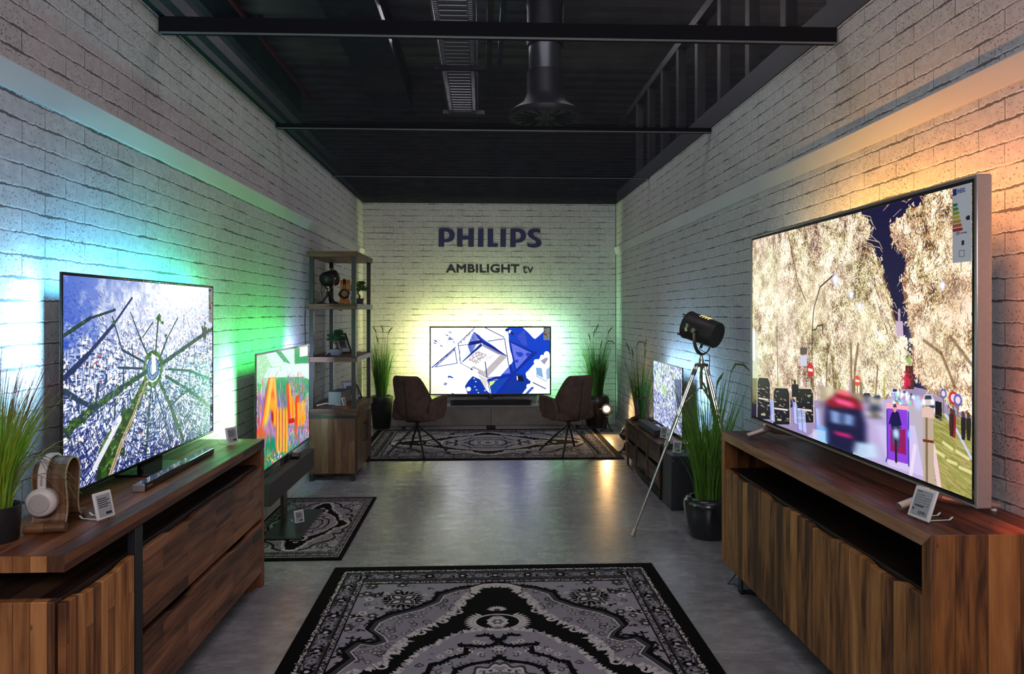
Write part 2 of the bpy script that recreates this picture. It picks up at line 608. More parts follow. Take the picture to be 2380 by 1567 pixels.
def paint_city(seed=3):
    """aerial city view: a round plaza with avenues radiating from it"""
    rng = np.random.default_rng(seed)
    c = Cv(1280, 720, (0.84, 0.88, 0.99))

    def P(zx, zy):
        px = 140 + zx / 3.013
        py = 620 + zy / 3.013
        off = 1120 - px
        u = (1 / 977 - 1 / off) / (1 / 977 - 1 / 625)
        v = (py - 725 + .0952 * off) / off / .543
        return u, v
    yy, xx = np.mgrid[0:720, 0:1280]
    gr = np.clip((yy / 720. - .12) * 1.3, 0, 1)[..., None]
    c.a = (c.a * (1 - gr) + np.array((.14, .18, .50), np.float32) * gr).astype(np.float32)
    N = 8500
    cols = [(1, 1, 1), (0.97, 0.98, 1), (0.86, 0.90, 1), (0.72, 0.78, 0.97), (0.98, 0.95, 0.93)]
    sh = [(0.10, 0.13, 0.42), (0.16, 0.20, 0.50), (0.06, 0.08, 0.30), (0.30, 0.36, 0.62)]
    ys = np.sort(rng.random(N) ** 0.75)
    hx, hy = P(650, 715)
    for i in range(N):
        y = ys[i]
        x = rng.random()
        sun = math.exp(-((x - .62) / .5) ** 2 - (y / .5) ** 2)
        sz = (0.0055 + 0.017 * y) * (0.4 + 1.0 * rng.random())
        ang = math.atan2(y - hy, (x - hx) * 1.78) + (rng.integers(0, 2)) * math.pi / 2 + rng.normal() * .15
        ca, sa = math.cos(ang), math.sin(ang)
        w2, h2 = sz * (0.6 + 1.6 * rng.random()), sz * .55

        def q(dx, dy):
            return [(x + dx + (a * ca - b * sa) * .5625, y + dy + (a * sa + b * ca) * .8) for a, b in ((-w2, -h2), (w2, -h2), (w2, h2), (-w2, h2))]
        if rng.random() > sun * .8:
            c.poly(q(-sz * .5, sz * .9), sh[rng.integers(0, 4)], 0.9 - .6 * sun)
        k = cols[rng.integers(0, 5)]
        if rng.random() < 0.003:
            k = (0.85, 0.35, 0.25)
        c.poly(q(0, 0), k, 0.95)
    # shaded courtyards and streets between the blocks, denser towards the viewer
    for i in range(5200):
        y = rng.random() ** .6
        x = rng.random()
        if rng.random() < math.exp(-((x - .62) / .45) ** 2 - (y / .42) ** 2):
            continue
        ang = math.atan2(y - hy, (x - hx) * 1.78) + (rng.integers(0, 2)) * math.pi / 2 + rng.normal() * .12
        L = (.006 + .030 * y) * (.4 + rng.random())
        c.line([(x, y), (x + math.cos(ang) * L * .6, y + math.sin(ang) * L)], (.0012 + .0055 * y) * (.5 + rng.random()), sh[rng.integers(0, 4)], .85)
    # blue haze of the far corner
    nz = vnoise(720, 1280, 60, rng) * .6 + vnoise(720, 1280, 18, rng) * .4
    yy, xx = np.mgrid[0:720, 0:1280]
    hz = np.clip(1.25 - (xx / 1280.) * 2.4 - (yy / 720.) * 2.6 + (nz - .5) * 1.7, 0, .8)[..., None]
    c.a = c.a * (1 - hz) + np.array((0.16, 0.30, 0.78), np.float32) * hz
    glow = np.clip(1.1 - np.hypot((xx / 1280. - .68) * 1.5, (yy / 720. - .0) * 1.8), 0, 1)[..., None] * .7
    c.a = c.a * (1 - glow) + glow
    G1, G2, D = (0.17, 0.33, 0.10), (0.33, 0.47, 0.12), (0.10, 0.15, 0.30)

    def road(pts, w0, w1, trees=True, col=D, mid=None):
        pts = [P(*p) for p in pts]
        n = len(pts) - 1
        for i in range(n):
            f = i / max(1, n)
            wd = w0 + (w1 - w0) * (f + .5 / n)
            c.line(pts[i:i + 2], wd, col, 0.95)
            if trees:
                (ax, ay), (bx, by) = pts[i], pts[i + 1]
                L = math.hypot((bx - ax) * 1.78, by - ay)
                for k in range(int(L / .005) + 2):
                    t_ = rng.random()
                    o_ = rng.normal() * wd * .35
                    nx, ny = -(by - ay) / (L + 1e-6), (bx - ax) * 1.78 / (L + 1e-6)
                    c.ell(ax + (bx - ax) * t_ + nx * o_ * .56, ay + (by - ay) * t_ + ny * o_, wd * .22, wd * .2, (G1, G2, (.10, .2, .07))[rng.integers(0, 3)], .9)
            if mid:
                c.line(pts[i:i + 2], wd * .25, mid, 0.9)
    road([(20, 780), (180, 620), (370, 395), (500, 205)], .034, .008, False, (.07, .10, .34))
    road([(20, 470), (200, 350), (380, 290)], .022, .008, True, (.08, .14, .26))
    road([(360, 340), (430, 580), (590, 670)], .008, .014, False)
    road([(490, 310), (560, 500), (630, 660)], .006, .014, True)
    road([(575, 490), (650, 380)], .008, .006, True)
    road([(685, 370), (665, 650)], .012, .02, True)
    road([(825, 350), (750, 500), (690, 660)], .006, .018, True)
    road([(1070, 430), (980, 490), (700, 690)], .02, .028, True)
    road([(760, 720), (900, 730), (1060, 790)], .012, .016, True)
    road([(740, 770), (900, 870), (1065, 1000)], .016, .024, True)
    road([(700, 820), (780, 1000), (865, 1225)], .026, .03, True)
    road([(640, 830), (620, 1050), (600, 1320)], .014, .024, True)
    road([(660, 850), (720, 1040), (770, 1250)], .010, .012, False)
    road([(600, 740), (420, 860), (240, 990), (20, 1180)], .022, .05, True)
    road([(580, 715), (400, 708)], .010, .012, False)
    road([(20, 880), (130, 950), (230, 1000)], .03, .02, False)
    road([(440, 710), (435, 860)], .012, .012, False)
    road([(550, 715), (548, 800)], .009, .009, False)
    road([(260, 830), (240, 990)], .02, .02, False)
    road([(480, 870), (495, 960)], .010, .010, False)
    road([(380, 940), (375, 1080)], .014, .014, False)
    road([(500, 540), (512, 705)], .007, .007, False)
    road([(950, 600), (940, 680)], .006, .006, False)
    road([(880, 640), (830, 820)], .007, .008, False)
    road([(780, 980), (860, 900), (940, 860)], .012, .010, False)
    road([(870, 330), (870, 420)], .004, .004, False)
    road([(590, 830), (480, 1060), (400, 1230), (290, 1480)], .05, .13, True, (.10, .18, .08))
    road([(600, 810), (500, 1080), (430, 1240), (340, 1500)], .016, .035, False, (.82, .70, .52), (.45, .42, .42))
    road([(415, 1080), (230, 1440)], .02, .05, False, (.93, .92, .99))
    for (a, b), r in (((690, 350), .028), ((715, 385), .014), ((560, 500), .012), ((740, 480), .014), ((370, 380), .012), ((1020, 440), .05), ((1010, 480), .03)):
        u, v = P(a, b)
        for k in range(26):
            c.ell(u + rng.normal() * r * .35, v + rng.normal() * r * .35, r * .3, r * .25, (G1, G2, (.05, .35, .12))[rng.integers(0, 3)] if b < 430 and a < 900 else (.2, .25, .25), .9)
    u, v = hx, hy
    for k in range(60):
        a = rng.random() * 6.28
        c.ell(u + math.cos(a) * .062, v + math.sin(a) * .092, .016, .014, (G1, G2)[k % 2], .9)
    c.ell(u, v, .078, .07, (.22, .32, .52))
    for k in range(16):
        a = k * 6.28 / 16
        c.ell(u + math.cos(a) * .032, v + math.sin(a) * .052, .009, .009, (.55, .65, .8))
    c.ell(u, v, .040, .036, (.62, .72, .85))
    c.poly([(u - .010, v - .09), (u + .018, v - .07), (u + .022, v + .02), (u - .008, v + .035)], (.96, .97, 1))
    for i in range(900):
        x, y = rng.random(), .55 + .45 * rng.random()
        if rng.random() < .5:
            c.line([(x, y), (x - .004 - .01 * rng.random(), y + .012 * rng.random())], .003, (.95, .97, 1) if i % 3 else (.05, .07, .3), .7)
    return c.image('city_from_above')


def paint_boulevard(seed=5):
    """night boulevard between trees hung with lights, traffic below"""
    rng = np.random.default_rng(seed)
    c = Cv(1280, 720, (0.09, 0.07, 0.24))

    def P(px, py):
        off = px - 1120.0
        u = (1 / 636. - 1 / off) / (1 / 636. - 1 / 1140.)
        v = (.268 + (py - 725) / off) / .652
        return u, v
    PP = lambda L: [P(*q) for q in L]
    # ground, street, park strip
    c.poly(PP([(1750, 985), (1900, 930), (2130, 900), (2262, 930), (2262, 1180), (1750, 985)]), (.62, .55, .72))
    c.poly(PP([(2110, 920), (2262, 990), (2262, 1180), (2150, 1120)]), (.62, .62, .32))
    # tree masses
    left = PP([(1740, 540), (1800, 520), (1900, 500), (1990, 470), (2030, 520), (2020, 560), (2050, 610), (2070, 680), (2085, 740), (2110, 790), (2120, 850), (2110, 900), (2060, 930), (1740, 930)])
    right = PP([(2070, 520), (2110, 490), (2170, 440), (2270, 400), (2270, 980), (2190, 925), (2150, 900), (2120, 860), (2125, 800), (2110, 720), (2100, 660), (2110, 600), (2080, 560)])
    c.poly(left, (.52, .42, .30))
    c.poly(right, (.56, .36, .28))
    c.poly(PP([(2200, 400), (2150, 470), (2060, 500), (2080, 440)]), (.09, .07, .24))
    m_left, m_right = left, right

    def inside(poly, x, y):
        r = False
        n = len(poly)
        for i in range(n):
            xa, ya = poly[i]
            xb, yb = poly[(i + 1) % n]
            if (ya > y) != (yb > y) and x < (xb - xa) * (y - ya) / (yb - ya) + xa:
                r = not r
        return r
    mk = Cv(1280, 720, (0, 0, 0))
    mk.poly(m_left, (1, 0, 0))
    mk.poly(m_right, (0, 1, 0))
    mk.poly(PP([(2200, 400), (2150, 470), (2060, 500), (2080, 440)]), (0, 0, 0))
    # ragged edge of the crowns
    jx = ((vnoise(720, 1280, 5, rng) - .5) * 26 + (vnoise(720, 1280, 14, rng) - .5) * 40).astype(int)
    jy = ((vnoise(720, 1280, 5, rng) - .5) * 22 + (vnoise(720, 1280, 14, rng) - .5) * 30).astype(int)
    yy, xx = np.mgrid[0:720, 0:1280]
    mk.a = mk.a[np.clip(yy + jy, 0, 719), np.clip(xx + jx, 0, 1279)]
    fine = rng.random((720, 1280)).astype(np.float32)
    fine = (fine + np.roll(fine, 1, 0) + np.roll(fine, 2, 0)) / 3
    fine2 = vnoise(720, 1280, 3, rng)
    clus = vnoise(720, 1280, 26, rng) * .55 + vnoise(720, 1280, 60, rng) * .45
    v_ = (fine - .5) * 1.1 + (fine2 - .5) * .8 + (clus - .5) * 1.3 + .60
    v_ = np.clip(v_, 0, 1)[..., None]
    tint = vnoise(720, 1280, 90, rng)[..., None]
    u_ = (xx / 1280.)[..., None]
    mid_l = np.array((.74, .68, .38), np.float32) * (1 - tint) + np.array((.84, .62, .56), np.float32) * tint
    mid_r = np.array((.86, .60, .46), np.float32) * (1 - tint) + np.array((.80, .66, .36), np.float32) * tint
    mid = np.where(mk.a[..., 1:2] > .5, mid_r, mid_l)
    drk = np.array((.24, .15, .13), np.float32)
    brt = np.array((1, .97, .88), np.float32)
    tree = np.where(v_ < .42, drk + (mid - drk) * (v_ / .42), mid + (brt - mid) * ((v_ - .42) / .40).clip(0, 1))
    inm = (mk.a.max(2, keepdims=True) > .5)
    c.a = np.where(inm, tree, c.a).astype(np.float32)
    darks = [(.30, .20, .16), (.40, .30, .16), (.24, .14, .18), (.5, .40, .22)]
    brights = [(1, .98, .86), (1, .95, .92), (.96, .95, .70), (1, .88, .80), (1, .97, .95)]
    for i in range(6500):
        x, y = rng.random(), rng.random() * .85
        xi, yi = min(1279, int(x * 1280)), min(719, int(y * 720))
        if not inm[yi, xi, 0]:
            continue
        L = .006 + .012 * rng.random()
        a = rng.normal() * .5 + math.pi / 2
        k = darks[rng.integers(0, 4)] if rng.random() < .3 else brights[rng.integers(0, 5)]
        c.line([(x, y), (x + math.cos(a) * L, y + math.sin(a) * L * 1.2)], .0012 + .0016 * rng.random(), k, .8)
    # denser bright lamps glow
    for (px, py, r, k) in ((1790, 640, .17, (1, .98, .86)), (1830, 760, .16, (1, .95, .86)), (1900, 700, .13, (1, .92, .82)), (1990, 850, .10, (1, .95, .82)), (2070, 860, .08, (1, .96, .82)),
                           (2190, 840, .10, (1, .92, .76)), (2230, 700, .09, (1, .85, .74)), (1770, 860, .11, (.96, .94, .82)), (2010, 760, .10, (1, .93, .80)), (2150, 780, .07, (1, .92, .80)), (2240, 540, .08, (1, .9, .78))):
        u, v = P(px, py)
        c.ell(u, v, r, r, k, .50, .9)
    # dark branches
    for L, w in (([(1835, 520), (1860, 650), (1880, 700)], .006), ([(1990, 930), (1992, 860), (2000, 800)], .012), ([(1985, 935), (1983, 800)], .014), ([(2222, 900), (2190, 820), (2150, 790)], .008),
                 ([(2262, 850), (2210, 780)], .008), ([(1815, 920), (1812, 760)], .006), ([(1925, 930), (1930, 800)], .006), ([(2040, 920), (2045, 850)], .006), ([(1945, 930), (1940, 830)], .005)):
        c.line(PP(L), w, (.40, .26, .16), .6, 3)
    for i in range(26):
        px = 2090 + rng.random() * 120
        py = 430 + rng.random() * 120
        c.line(PP([(px, py), (px - 10 - 14 * rng.random(), py + 8 + 12 * rng.random()), (px - 26 * rng.random() - 12, py + 30 * rng.random())]), .0016, (1, .78, .55), .8)
    for i in range(22):
        px = 1985 + rng.random() * 25
        py = 480 + rng.random() * 250
        px += (py - 480) * .25
        c.line(PP([(px, py), (px + 14 + 14 * rng.random(), py + 6), (px + 22 + 12 * rng.random(), py + 16 + 12 * rng.random())]), .0018, (1, .9, .66), .85)
    for i in range(70):
        px = 2000 + rng.random() * 40
        py = 560 + rng.random() * 200
        px += (py - 560) * .3
        c.line(PP([(px, py), (px + 5, py + 16)]), .002, (.42, .14, .10), .5)
    # tower, far buildings
    c.line(PP([(2094, 720), (2094, 780)]), .014, (.85, .75, .85), .8)
    c.poly(PP([(2086, 745), (2102, 745), (2104, 780), (2088, 780)]), (.80, .70, .80))
    c.poly(PP([(2108, 850), (2126, 850), (2128, 905), (2108, 905)]), (.30, .17, .13))
    c.poly(PP([(2112, 832), (2120, 832), (2120, 843), (2112, 843)]), (.55, .80, .35))
    for i in range(90):
        u, v = P(2112 + rng.normal() * 5, 885 + rng.normal() * 12)
        c.ell(u, v, .004, .004, (.85, .12, .30), .7)
    # facades between the trunks
    for i in range(22):
        px = 1760 + rng.random() * 300
        py = 870 + rng.random() * 30
        w = 3 + rng.random() * 5
        c.poly(PP([(px, py), (px + w, py), (px + w, py + 50), (px, py + 50)]), [(.62, .64, .25), (.75, .62, .72), (.42, .35, .20), (.86, .84, .72)][i % 4], .7)
    c.poly(PP([(1752, 770), (1768, 770), (1768, 910), (1752, 900)]), (.80, .88, .74), .7)
    c.poly(PP([(1752, 880), (1795, 885), (1795, 950), (1752, 940)]), (.36, .40, .20), .7)
    c.poly(PP([(1866, 808), (1882, 808), (1882, 824), (1866, 824)]), (.33, .27, .22))
    c.poly(PP([(1866, 826), (1882, 826), (1882, 852), (1866, 852)]), (.82, .80, .88))
    # street lamp posts and globes
    c.line(PP([(1893, 900), (1894, 760), (1898, 715), (1912, 665), (1944, 636)]), .006, (.22, .18, .14), .95)
    c.line(PP([(1895, 767), (1903, 765), (1906, 757), (1918, 754), (1918, 775)]), .006, (.22, .18, .14), .95)
    for (px, py, r) in ((1948, 647, .026), (1984, 683, .018), (2003, 711, .018), (2193, 661, .014), (2046, 774, .009), (2055, 785, .008), (1970, 858, .005)):
        u, v = P(px, py)
        c.ell(u, v, r, r, (.88, .90, 1), 1, .45)
        c.ell(u, v, r * .6, r * .6, (1, 1, 1), 1, .3)
    # road signs
    for (px, py, r) in ((1890, 861, .034), (1998, 886, .022)):
        u, v = P(px, py)
        c.line([(u, v), (u, v + .12)], .006, (.5, .48, .42))
        c.ell(u, v, r, r, (.80, .10, .10) if r > .03 else (.92, .35, .22))
        c.poly([(u - r * .38, v - r * .2), (u + r * .38, v - r * .2), (u + r * .38, v + r * .2), (u - r * .38, v + r * .2)], (.98, .9, .92))
    for (px, py, r) in ((2218, 925, .022), (2195, 915, .016), (2228, 930, .02)):
        u, v = P(px, py)
        c.line([(u, v), (u, v + .09)], .005, (.5, .45, .4))
        c.ell(u, v, r, r, (.82, .18, .22) if r > .021 else (.35, .40, .75))
        c.ell(u, v, r * .6, r * .6, (.96, .85, .88))
    # parked vans, drawn by their bright outlines on dark bodies

    def van(x0, x1, y0, y1):
        c.poly(PP([(x0, y1), (x0 + 1, y0 + 10), (x0 + 5, y0), (x1 - 6, y0 + 1), (x1 - 1, y0 + 14), (x1, y1)]), (.05, .05, .12))
        c.line(PP([(x0, y1), (x0 + 1, y0 + 10), (x0 + 5, y0), (x1 - 6, y0 + 1), (x1 - 1, y0 + 14), (x1, y1)]), .008, (.86, .78, .66))
        c.poly(PP([(x0 + 4, y0 + 6), (x1 - 8, y0 + 7), (x1 - 7, y0 + 32), (x0 + 4, y0 + 30)]), (.10, .12, .10))
        for k in range(30):
            a = rng.random() * (x1 - x0) + x0
            b = y0 + 8 + rng.random() * (y1 - y0 - 12)
            c.line(PP([(a, b), (a + rng.random() * 6, b + rng.random() * 3)]), .004, (.85, .78, .60), .75)
        c.line(PP([(x0 + 4, y0 + 50), (x1 - 6, y0 + 54)]), .008, (.9, .85, .8))
        c.poly(PP([(x0 + 10, y1 - 14), (x0 + 20, y1 - 13), (x0 + 20, y1 - 8), (x0 + 10, y1 - 9)]), (.75, .72, .55))
    van(1766, 1798, 878, 978)
    van(1803, 1843, 902, 990)
    van(1855, 1898, 903, 985)
    for (a, b) in ((1795, 930), (1848, 935), (1858, 950), (1868, 955), (1900, 950)):
        c.poly(PP([(a, b), (a + 10, b + 4), (a + 13, b + 55), (a + 4, b + 50)]), (.78, .84, 1), .8)
        c.line(PP([(a + 1, b), (a + 4, b + 52)]), .008, (.45, .42, .9), .8)
    u, v = P(1854, 890)
    c.ell(u, v, .012, .014, (.05, .05, .07))
    c.poly(PP([(1847, 895), (1862, 895), (1864, 925), (1847, 925)]), (.06, .06, .09))
    # traffic on the street
    c.poly(PP([(1960, 960), (2080, 925), (2140, 920), (2160, 1000), (2180, 1140), (2080, 1110), (1880, 1020)]), (.80, .74, .92), .75)
    c.poly(PP([(2040, 990), (2130, 990), (2150, 1110), (2070, 1085)]), (.86, .80, .97), .8)
    for (px, py, s_, k) in ((2020, 925, 10, (.12, .11, .13)), (2043, 930, 11, (.55, .50, .42)), (2090, 935, 9, (.60, .58, .62)), (2106, 915, 7, (.75, .75, .9)), (2084, 912, 9, (.88, .80, .84)), (2120, 922, 8, (.5, .5, .7)),
                            (2038, 958, 17, (.42, .39, .38)), (2165, 950, 16, (.72, .66, .62)), (2160, 930, 13, (.85, .80, .80))):
        c.poly(PP([(px - s_, py + s_), (px - s_, py - s_ * .2), (px - s_ * .6, py - s_), (px + s_ * .6, py - s_), (px + s_, py - s_ * .2), (px + s_, py + s_)]), k)
        c.poly(PP([(px - s_ * .65, py - s_ * .1), (px - s_ * .45, py - s_ * .8), (px + s_ * .5, py - s_ * .8), (px + s_ * .7, py - s_ * .1)]), (.16, .24, .34))
        for sx in (-.8, .8):
            u, v = P(px + sx * s_, py + s_ * .35)
            c.ell(u, v, .011, .010, (.96, .96, 1), 1, .6)
    for k in range(26):
        u, v = P(2075 + rng.random() * 75, 915 + rng.random() * 28)
        c.ell(u, v, .006, .006, [(.9, .95, 1), (.5, .6, 1), (1, .5, .6), (.4, 1, .7)][k % 4], .9, .5)
    u, v = P(2137, 938)
    c.ell(u, v, .02, .02, (.8, .85, 1), 1, .8)
    for (px, py) in ((2180, 955), (2187, 957)):
        c.poly(PP([(px - 4, py - 22), (px + 4, py - 22), (px + 5, py + 22), (px - 4, py + 22)]), (.06, .05, .10))
    # long-exposure van in the middle
    c.poly(PP([(1925, 935), (1950, 915), (1985, 925), (2005, 940), (2018, 990), (2020, 1060), (1990, 1068), (1930, 1040), (1922, 990)]), (.09, .09, .26))
    c.poly(PP([(1925, 935), (1950, 915), (2000, 930), (2012, 955), (1930, 948)]), (.55, .06, .14))
    c.poly(PP([(1945, 925), (1990, 938), (1988, 950), (1948, 938)]), (.98, .35, .60))
    c.poly(PP([(1955, 905), (1982, 915), (1982, 925), (1955, 918)]), (1, .40, .48))
    c.poly(PP([(1935, 955), (1990, 968), (1988, 992), (1938, 985)]), (.52, .64, .84))
    c.poly(PP([(1960, 958), (1968, 960), (1966, 988), (1958, 986)]), (.09, .09, .26))
    c.poly(PP([(1945, 1005), (1985, 1014), (1984, 1022), (1946, 1012)]), (.96, .12, .50))
    c.poly(PP([(1905, 990), (1928, 998), (1930, 1045), (1905, 1025)]), (.45, .74, .98), .9)
    c.poly(PP([(1995, 1030), (2040, 1035), (2045, 1068), (1985, 1066)]), (.80, .90, 1), .9)
    a0, b0 = P(1915, 910)
    a1, b1 = P(2050, 1070)
    c.blur(max(0, a0 - .03), max(0, b0 - .03), min(1, a1 + .03), min(1, b1 + .05), 17, 4)
    c.poly(PP([(1895, 1000), (1925, 1005), (1925, 1050), (1895, 1030)]), (.86, .93, 1), .5)
    # bicycle taxi with its rider
    c.poly(PP([(2066, 940), (2112, 942), (2116, 1082), (2068, 1070)]), (.52, .16, .86), .85)
    c.poly(PP([(2074, 1000), (2108, 1000), (2110, 1060), (2074, 1050)]), (.58, .08, .32), .9)
    c.poly(PP([(2064, 936), (2116, 945), (2116, 955), (2064, 950)]), (.98, .70, .76))
    c.line(PP([(2066, 955), (2067, 1065), (2064, 1075)]), .006, (.25, .22, .65))
    c.line(PP([(2115, 960), (2116, 1085)]), .006, (.25, .22, .65))
    c.poly(PP([(2076, 962), (2085, 955), (2093, 960), (2100, 990), (2094, 992), (2092, 1000), (2078, 1000), (2074, 985), (2069, 990)]), (.07, .06, .30))
    c.poly(PP([(2077, 1000), (2084, 1000), (2083, 1035), (2078, 1035)]), (.30, .30, .46))
    c.poly(PP([(2087, 1000), (2094, 1000), (2095, 1040), (2090, 1040)]), (.26, .26, .42))
    u, v = P(2084, 950)
    c.ell(u, v, .011, .016, (.90, .66, .56))
    c.poly(PP([(2080, 948), (2081, 940), (2087, 940), (2088, 948)]), (.22, .24, .30))
    c.line(PP([(2086, 1010), (2087, 1075)]), .012, (.12, .10, .20))
    c.line(PP([(2076, 994), (2098, 996)]), .006, (.2, .2, .3))
    u, v = P(2087, 1010)
    c.ell(u, v, .018, .018, (.75, .85, 1), 1, .7)
    u, v = P(2118, 1012)
    c.ell(u, v, .012, .016, (.7, .8, 1), .9, .7)
    # bollard, lane marks, walkers on the park strip
    for k in range(260):
        px, py = 2150 + rng.random() * 112, 960 + rng.random() * 190
        u, v = P(px, py)
        c.line([(u, v), (u + .02 + .02 * rng.random(), v + .006 + .012 * rng.random())], .004, [(.78, .74, .48), (.52, .50, .22), (.72, .62, .40)][k % 3], .5)
    c.line(PP([(2172, 1040), (2190, 1165)]), .022, (.98, .82, .88), .9)
    c.line(PP([(2130, 1040), (2120, 1110)]), .018, (.95, .88, .96), .8)
    for a, b in (((2178, 1050), (2196, 1062)), ((2205, 1072), (2225, 1080)), ((2232, 1088), (2258, 1100)), ((2195, 1030), (2215, 1045)), ((2225, 1050), (2252, 1068))):
        c.line(PP([a, b]), .010, (.95, .92, .66), .8)
    c.line(PP([(2200, 965), (2225, 1000), (2258, 1065)]), .010, (.80, .84, .98), .9)
    c.poly(PP([(2148, 965), (2172, 968), (2174, 1160), (2150, 1150)]), (.76, .68, .58))
    c.poly(PP([(2154, 965), (2159, 966), (2160, 1156), (2155, 1154)]), (.42, .35, .28), .8)
    c.poly(PP([(2146, 950), (2160, 944), (2174, 952), (2174, 974), (2146, 970)]), (.90, .76, .72))
    c.poly(PP([(2148, 1022), (2173, 1026), (2173, 1032), (2148, 1028)]), (.45, .16, .10))
    for (px, py, k) in ((2218, 985, (.60, .08, .12)), (2240, 990, (.08, .06, .10)), (2252, 992, (.10, .08, .10)), (2213, 982, (.2, .1, .1))):
        c.poly(PP([(px - 5, py - 18), (px, py - 24), (px + 6, py - 18), (px + 6, py + 8), (px + 4, py + 34), (px - 3, py + 32), (px - 5, py + 6)]), k, .9)
        u, v = P(px, py - 26)
        c.ell(u, v, .008, .010, (.35, .22, .18))
    c.poly(PP([(1752, 762), (1762, 764), (1762, 840), (1752, 838)]), (.96, .98, .96), .8)
    return c.image('night_boulevard')


def paint_pyramid(seed=9):
    """sunlit courtyard from above: glass pyramid, triangular basins, deep blue shade"""
    rng = np.random.default_rng(seed)
    c = Cv(1100, 620, (0.96, 0.97, 1.0))
    yy, xx = np.mgrid[0:620, 0:1100]
    warm = np.clip((yy / 620. - .55) * 1.6, 0, .6)[..., None] * np.clip(1.1 - xx[..., None] / 500., 0, 1)
    c.a = c.a * (1 - warm) + np.array((.86, .84, .72), np.float32) * warm
    P = lambda x, y: ((x - 140) / 2085., (y - 150) / 1175.)
    PP = lambda L: [P(*q) for q in L]
    B, B2, B3, W, LN = (.02, .25, .78), (.02, .18, .58), (.28, .36, .88), (1, 1, 1), (.32, .40, .68)
    # the shaded half
    c.poly(PP([(1480, 150), (1750, 150), (1850, 240), (1930, 330), (1970, 350), (2060, 270), (2130, 200), (2225, 150), (2225, 620), (2100, 640), (2000, 740), (1900, 850), (1810, 960), (1830, 1040), (1900, 1120), (1790, 1240), (1740, 1325), (1190, 1325), (1180, 1200),
                   (1290, 1090), (1390, 970), (1500, 850), (1580, 740), (1560, 650), (1500, 480), (1500, 300)]), B)
    c.poly(PP([(1620, 960), (1830, 1000), (1900, 1120), (1740, 1325), (1290, 1325), (1480, 1130)]), B2, .85)
    c.poly(PP([(1640, 300), (1780, 190), (1830, 480), (1740, 460)]), (.40, .36, .78), .5)
    for k in range(300):
        u, v = P(1640 + rng.random() * 560, 200 + rng.random() * 400)
        if c.a[min(619, max(0, int(v * 620))), min(1099, max(0, int(u * 1100))), 0] < .3:
            c.ell(u, v, .004 + .008 * rng.random(), .003, (.02, .18, .62), .35)
    # triangular basins
    c.poly(PP([(1505, 370), (1980, 590), (1615, 960)]), (.03, .17, .62))
    c.poly(PP([(1540, 420), (1900, 600), (1635, 890)]), (.42, .48, .90))
    for k in range(160):
        a_, b_ = rng.random(), rng.random()
        if a_ + b_ > 1:
            a_, b_ = 1 - a_, 1 - b_
        u, v = P(1540 + a_ * 360 + b_ * 95, 420 + a_ * 180 + b_ * 470)
        c.ell(u, v, .006, .004, (.25, .30, .78), .5)
    for q, r in (((1705, 628), .045), ((1845, 630), .035), ((1640, 745), .028), ((1650, 600), .02)):
        c.ell(*P(*q), r, r * .8, (.08, .22, .75), .9, .4)
    c.poly(PP([(1390, 970), (1510, 860), (1530, 960)]), (.42, .48, .90))
    c.line(PP([(1520, 800), (1570, 1000), (1300, 1325)]), .04, (.03, .16, .62))
    c.line(PP([(1140, 1080), (1560, 990), (1980, 590)]), .035, (.03, .16, .62))
    c.poly(PP([(1140, 1100), (1510, 1040), (1200, 1325)]), (.05, .26, .66))
    c.poly(PP([(1165, 1110), (1270, 1090), (1240, 1140), (1170, 1200)]), (.82, .92, .50))
    c.line(PP([(1130, 1090), (1180, 1325)]), .008, (.08, .12, .35))
    # white walls and paving lines
    c.poly(PP([(1440, 330), (1490, 300), (1560, 780), (1510, 820)]), (.98, .98, 1))
    for L, w in (([(905, 150), (610, 440)], .007), ([(610, 470), (1010, 420)], .007), ([(1140, 390), (1430, 345), (1500, 820)], .009), ([(1090, 150), (1420, 320)], .009), ([(620, 440), (660, 780), (1130, 1040)], .007),
                 ([(570, 500), (160, 855)], .012), ([(560, 540), (215, 845), (600, 780), (560, 540)], .008), ([(1130, 1040), (1320, 1020)], .008), ([(1480, 640), (1500, 800)], .006), ([(650, 500), (640, 740)], .004)):
        c.line(PP(L), w * 1.3, LN, .9)
        c.line(PP(L), w * .6, (.12, .18, .50), .9)
    for k in range(70):
        t_ = rng.random()
        c.ell(*P(560 - 350 * t_ + rng.normal() * 8, 520 + 300 * t_ + rng.normal() * 8), .005, .005, (.15, .2, .45), .8)
    for k in range(50):
        t_ = rng.random()
        c.ell(*P(880 - 220 * t_ + rng.normal() * 6, 190 + 230 * t_ + rng.normal() * 6), .005, .005, (.15, .2, .45), .8)
    # small pyramid and walkers
    c.poly(PP([(460, 305), (545, 360), (435, 370)]), (.20, .24, .52))
    for k in range(6):
        c.line(PP([(470 + k * 12, 310 + k * 8), (440 + k * 18, 372)]), .003, (.8, .82, .95))
    c.poly(PP([(545, 370), (560, 450), (525, 400)]), (.6, .62, .78))
    c.poly(PP([(435, 375), (425, 450), (445, 400)]), (.6, .62, .78))
    for q in ((200, 370), (215, 385), (195, 415), (305, 465), (460, 225), (405, 275), (370, 1150), (385, 1130), (510, 1315)):
        c.line(PP([q, (q[0] + 34, q[1] + 14)]), .012, (.15, .22, .52), .85)
    c.poly(PP([(435, 1010), (470, 1000), (530, 1030), (525, 1050), (470, 1030), (445, 1045)]), (.05, .28, .70))
    # great pyramid: shadow, blue faces, glazed grid
    c.poly(PP([(890, 215), (1075, 370), (1010, 420), (670, 790), (760, 560)]), (.80, .84, .97), .6)
    for k in range(26):
        a_ = k / 26.
        c.line(PP([(890 - 110 * a_ + rng.normal() * 4, 230 + 240 * a_), (1000 - 160 * a_, 300 + 330 * a_)]), .007, (.18, .30, .72), .75)
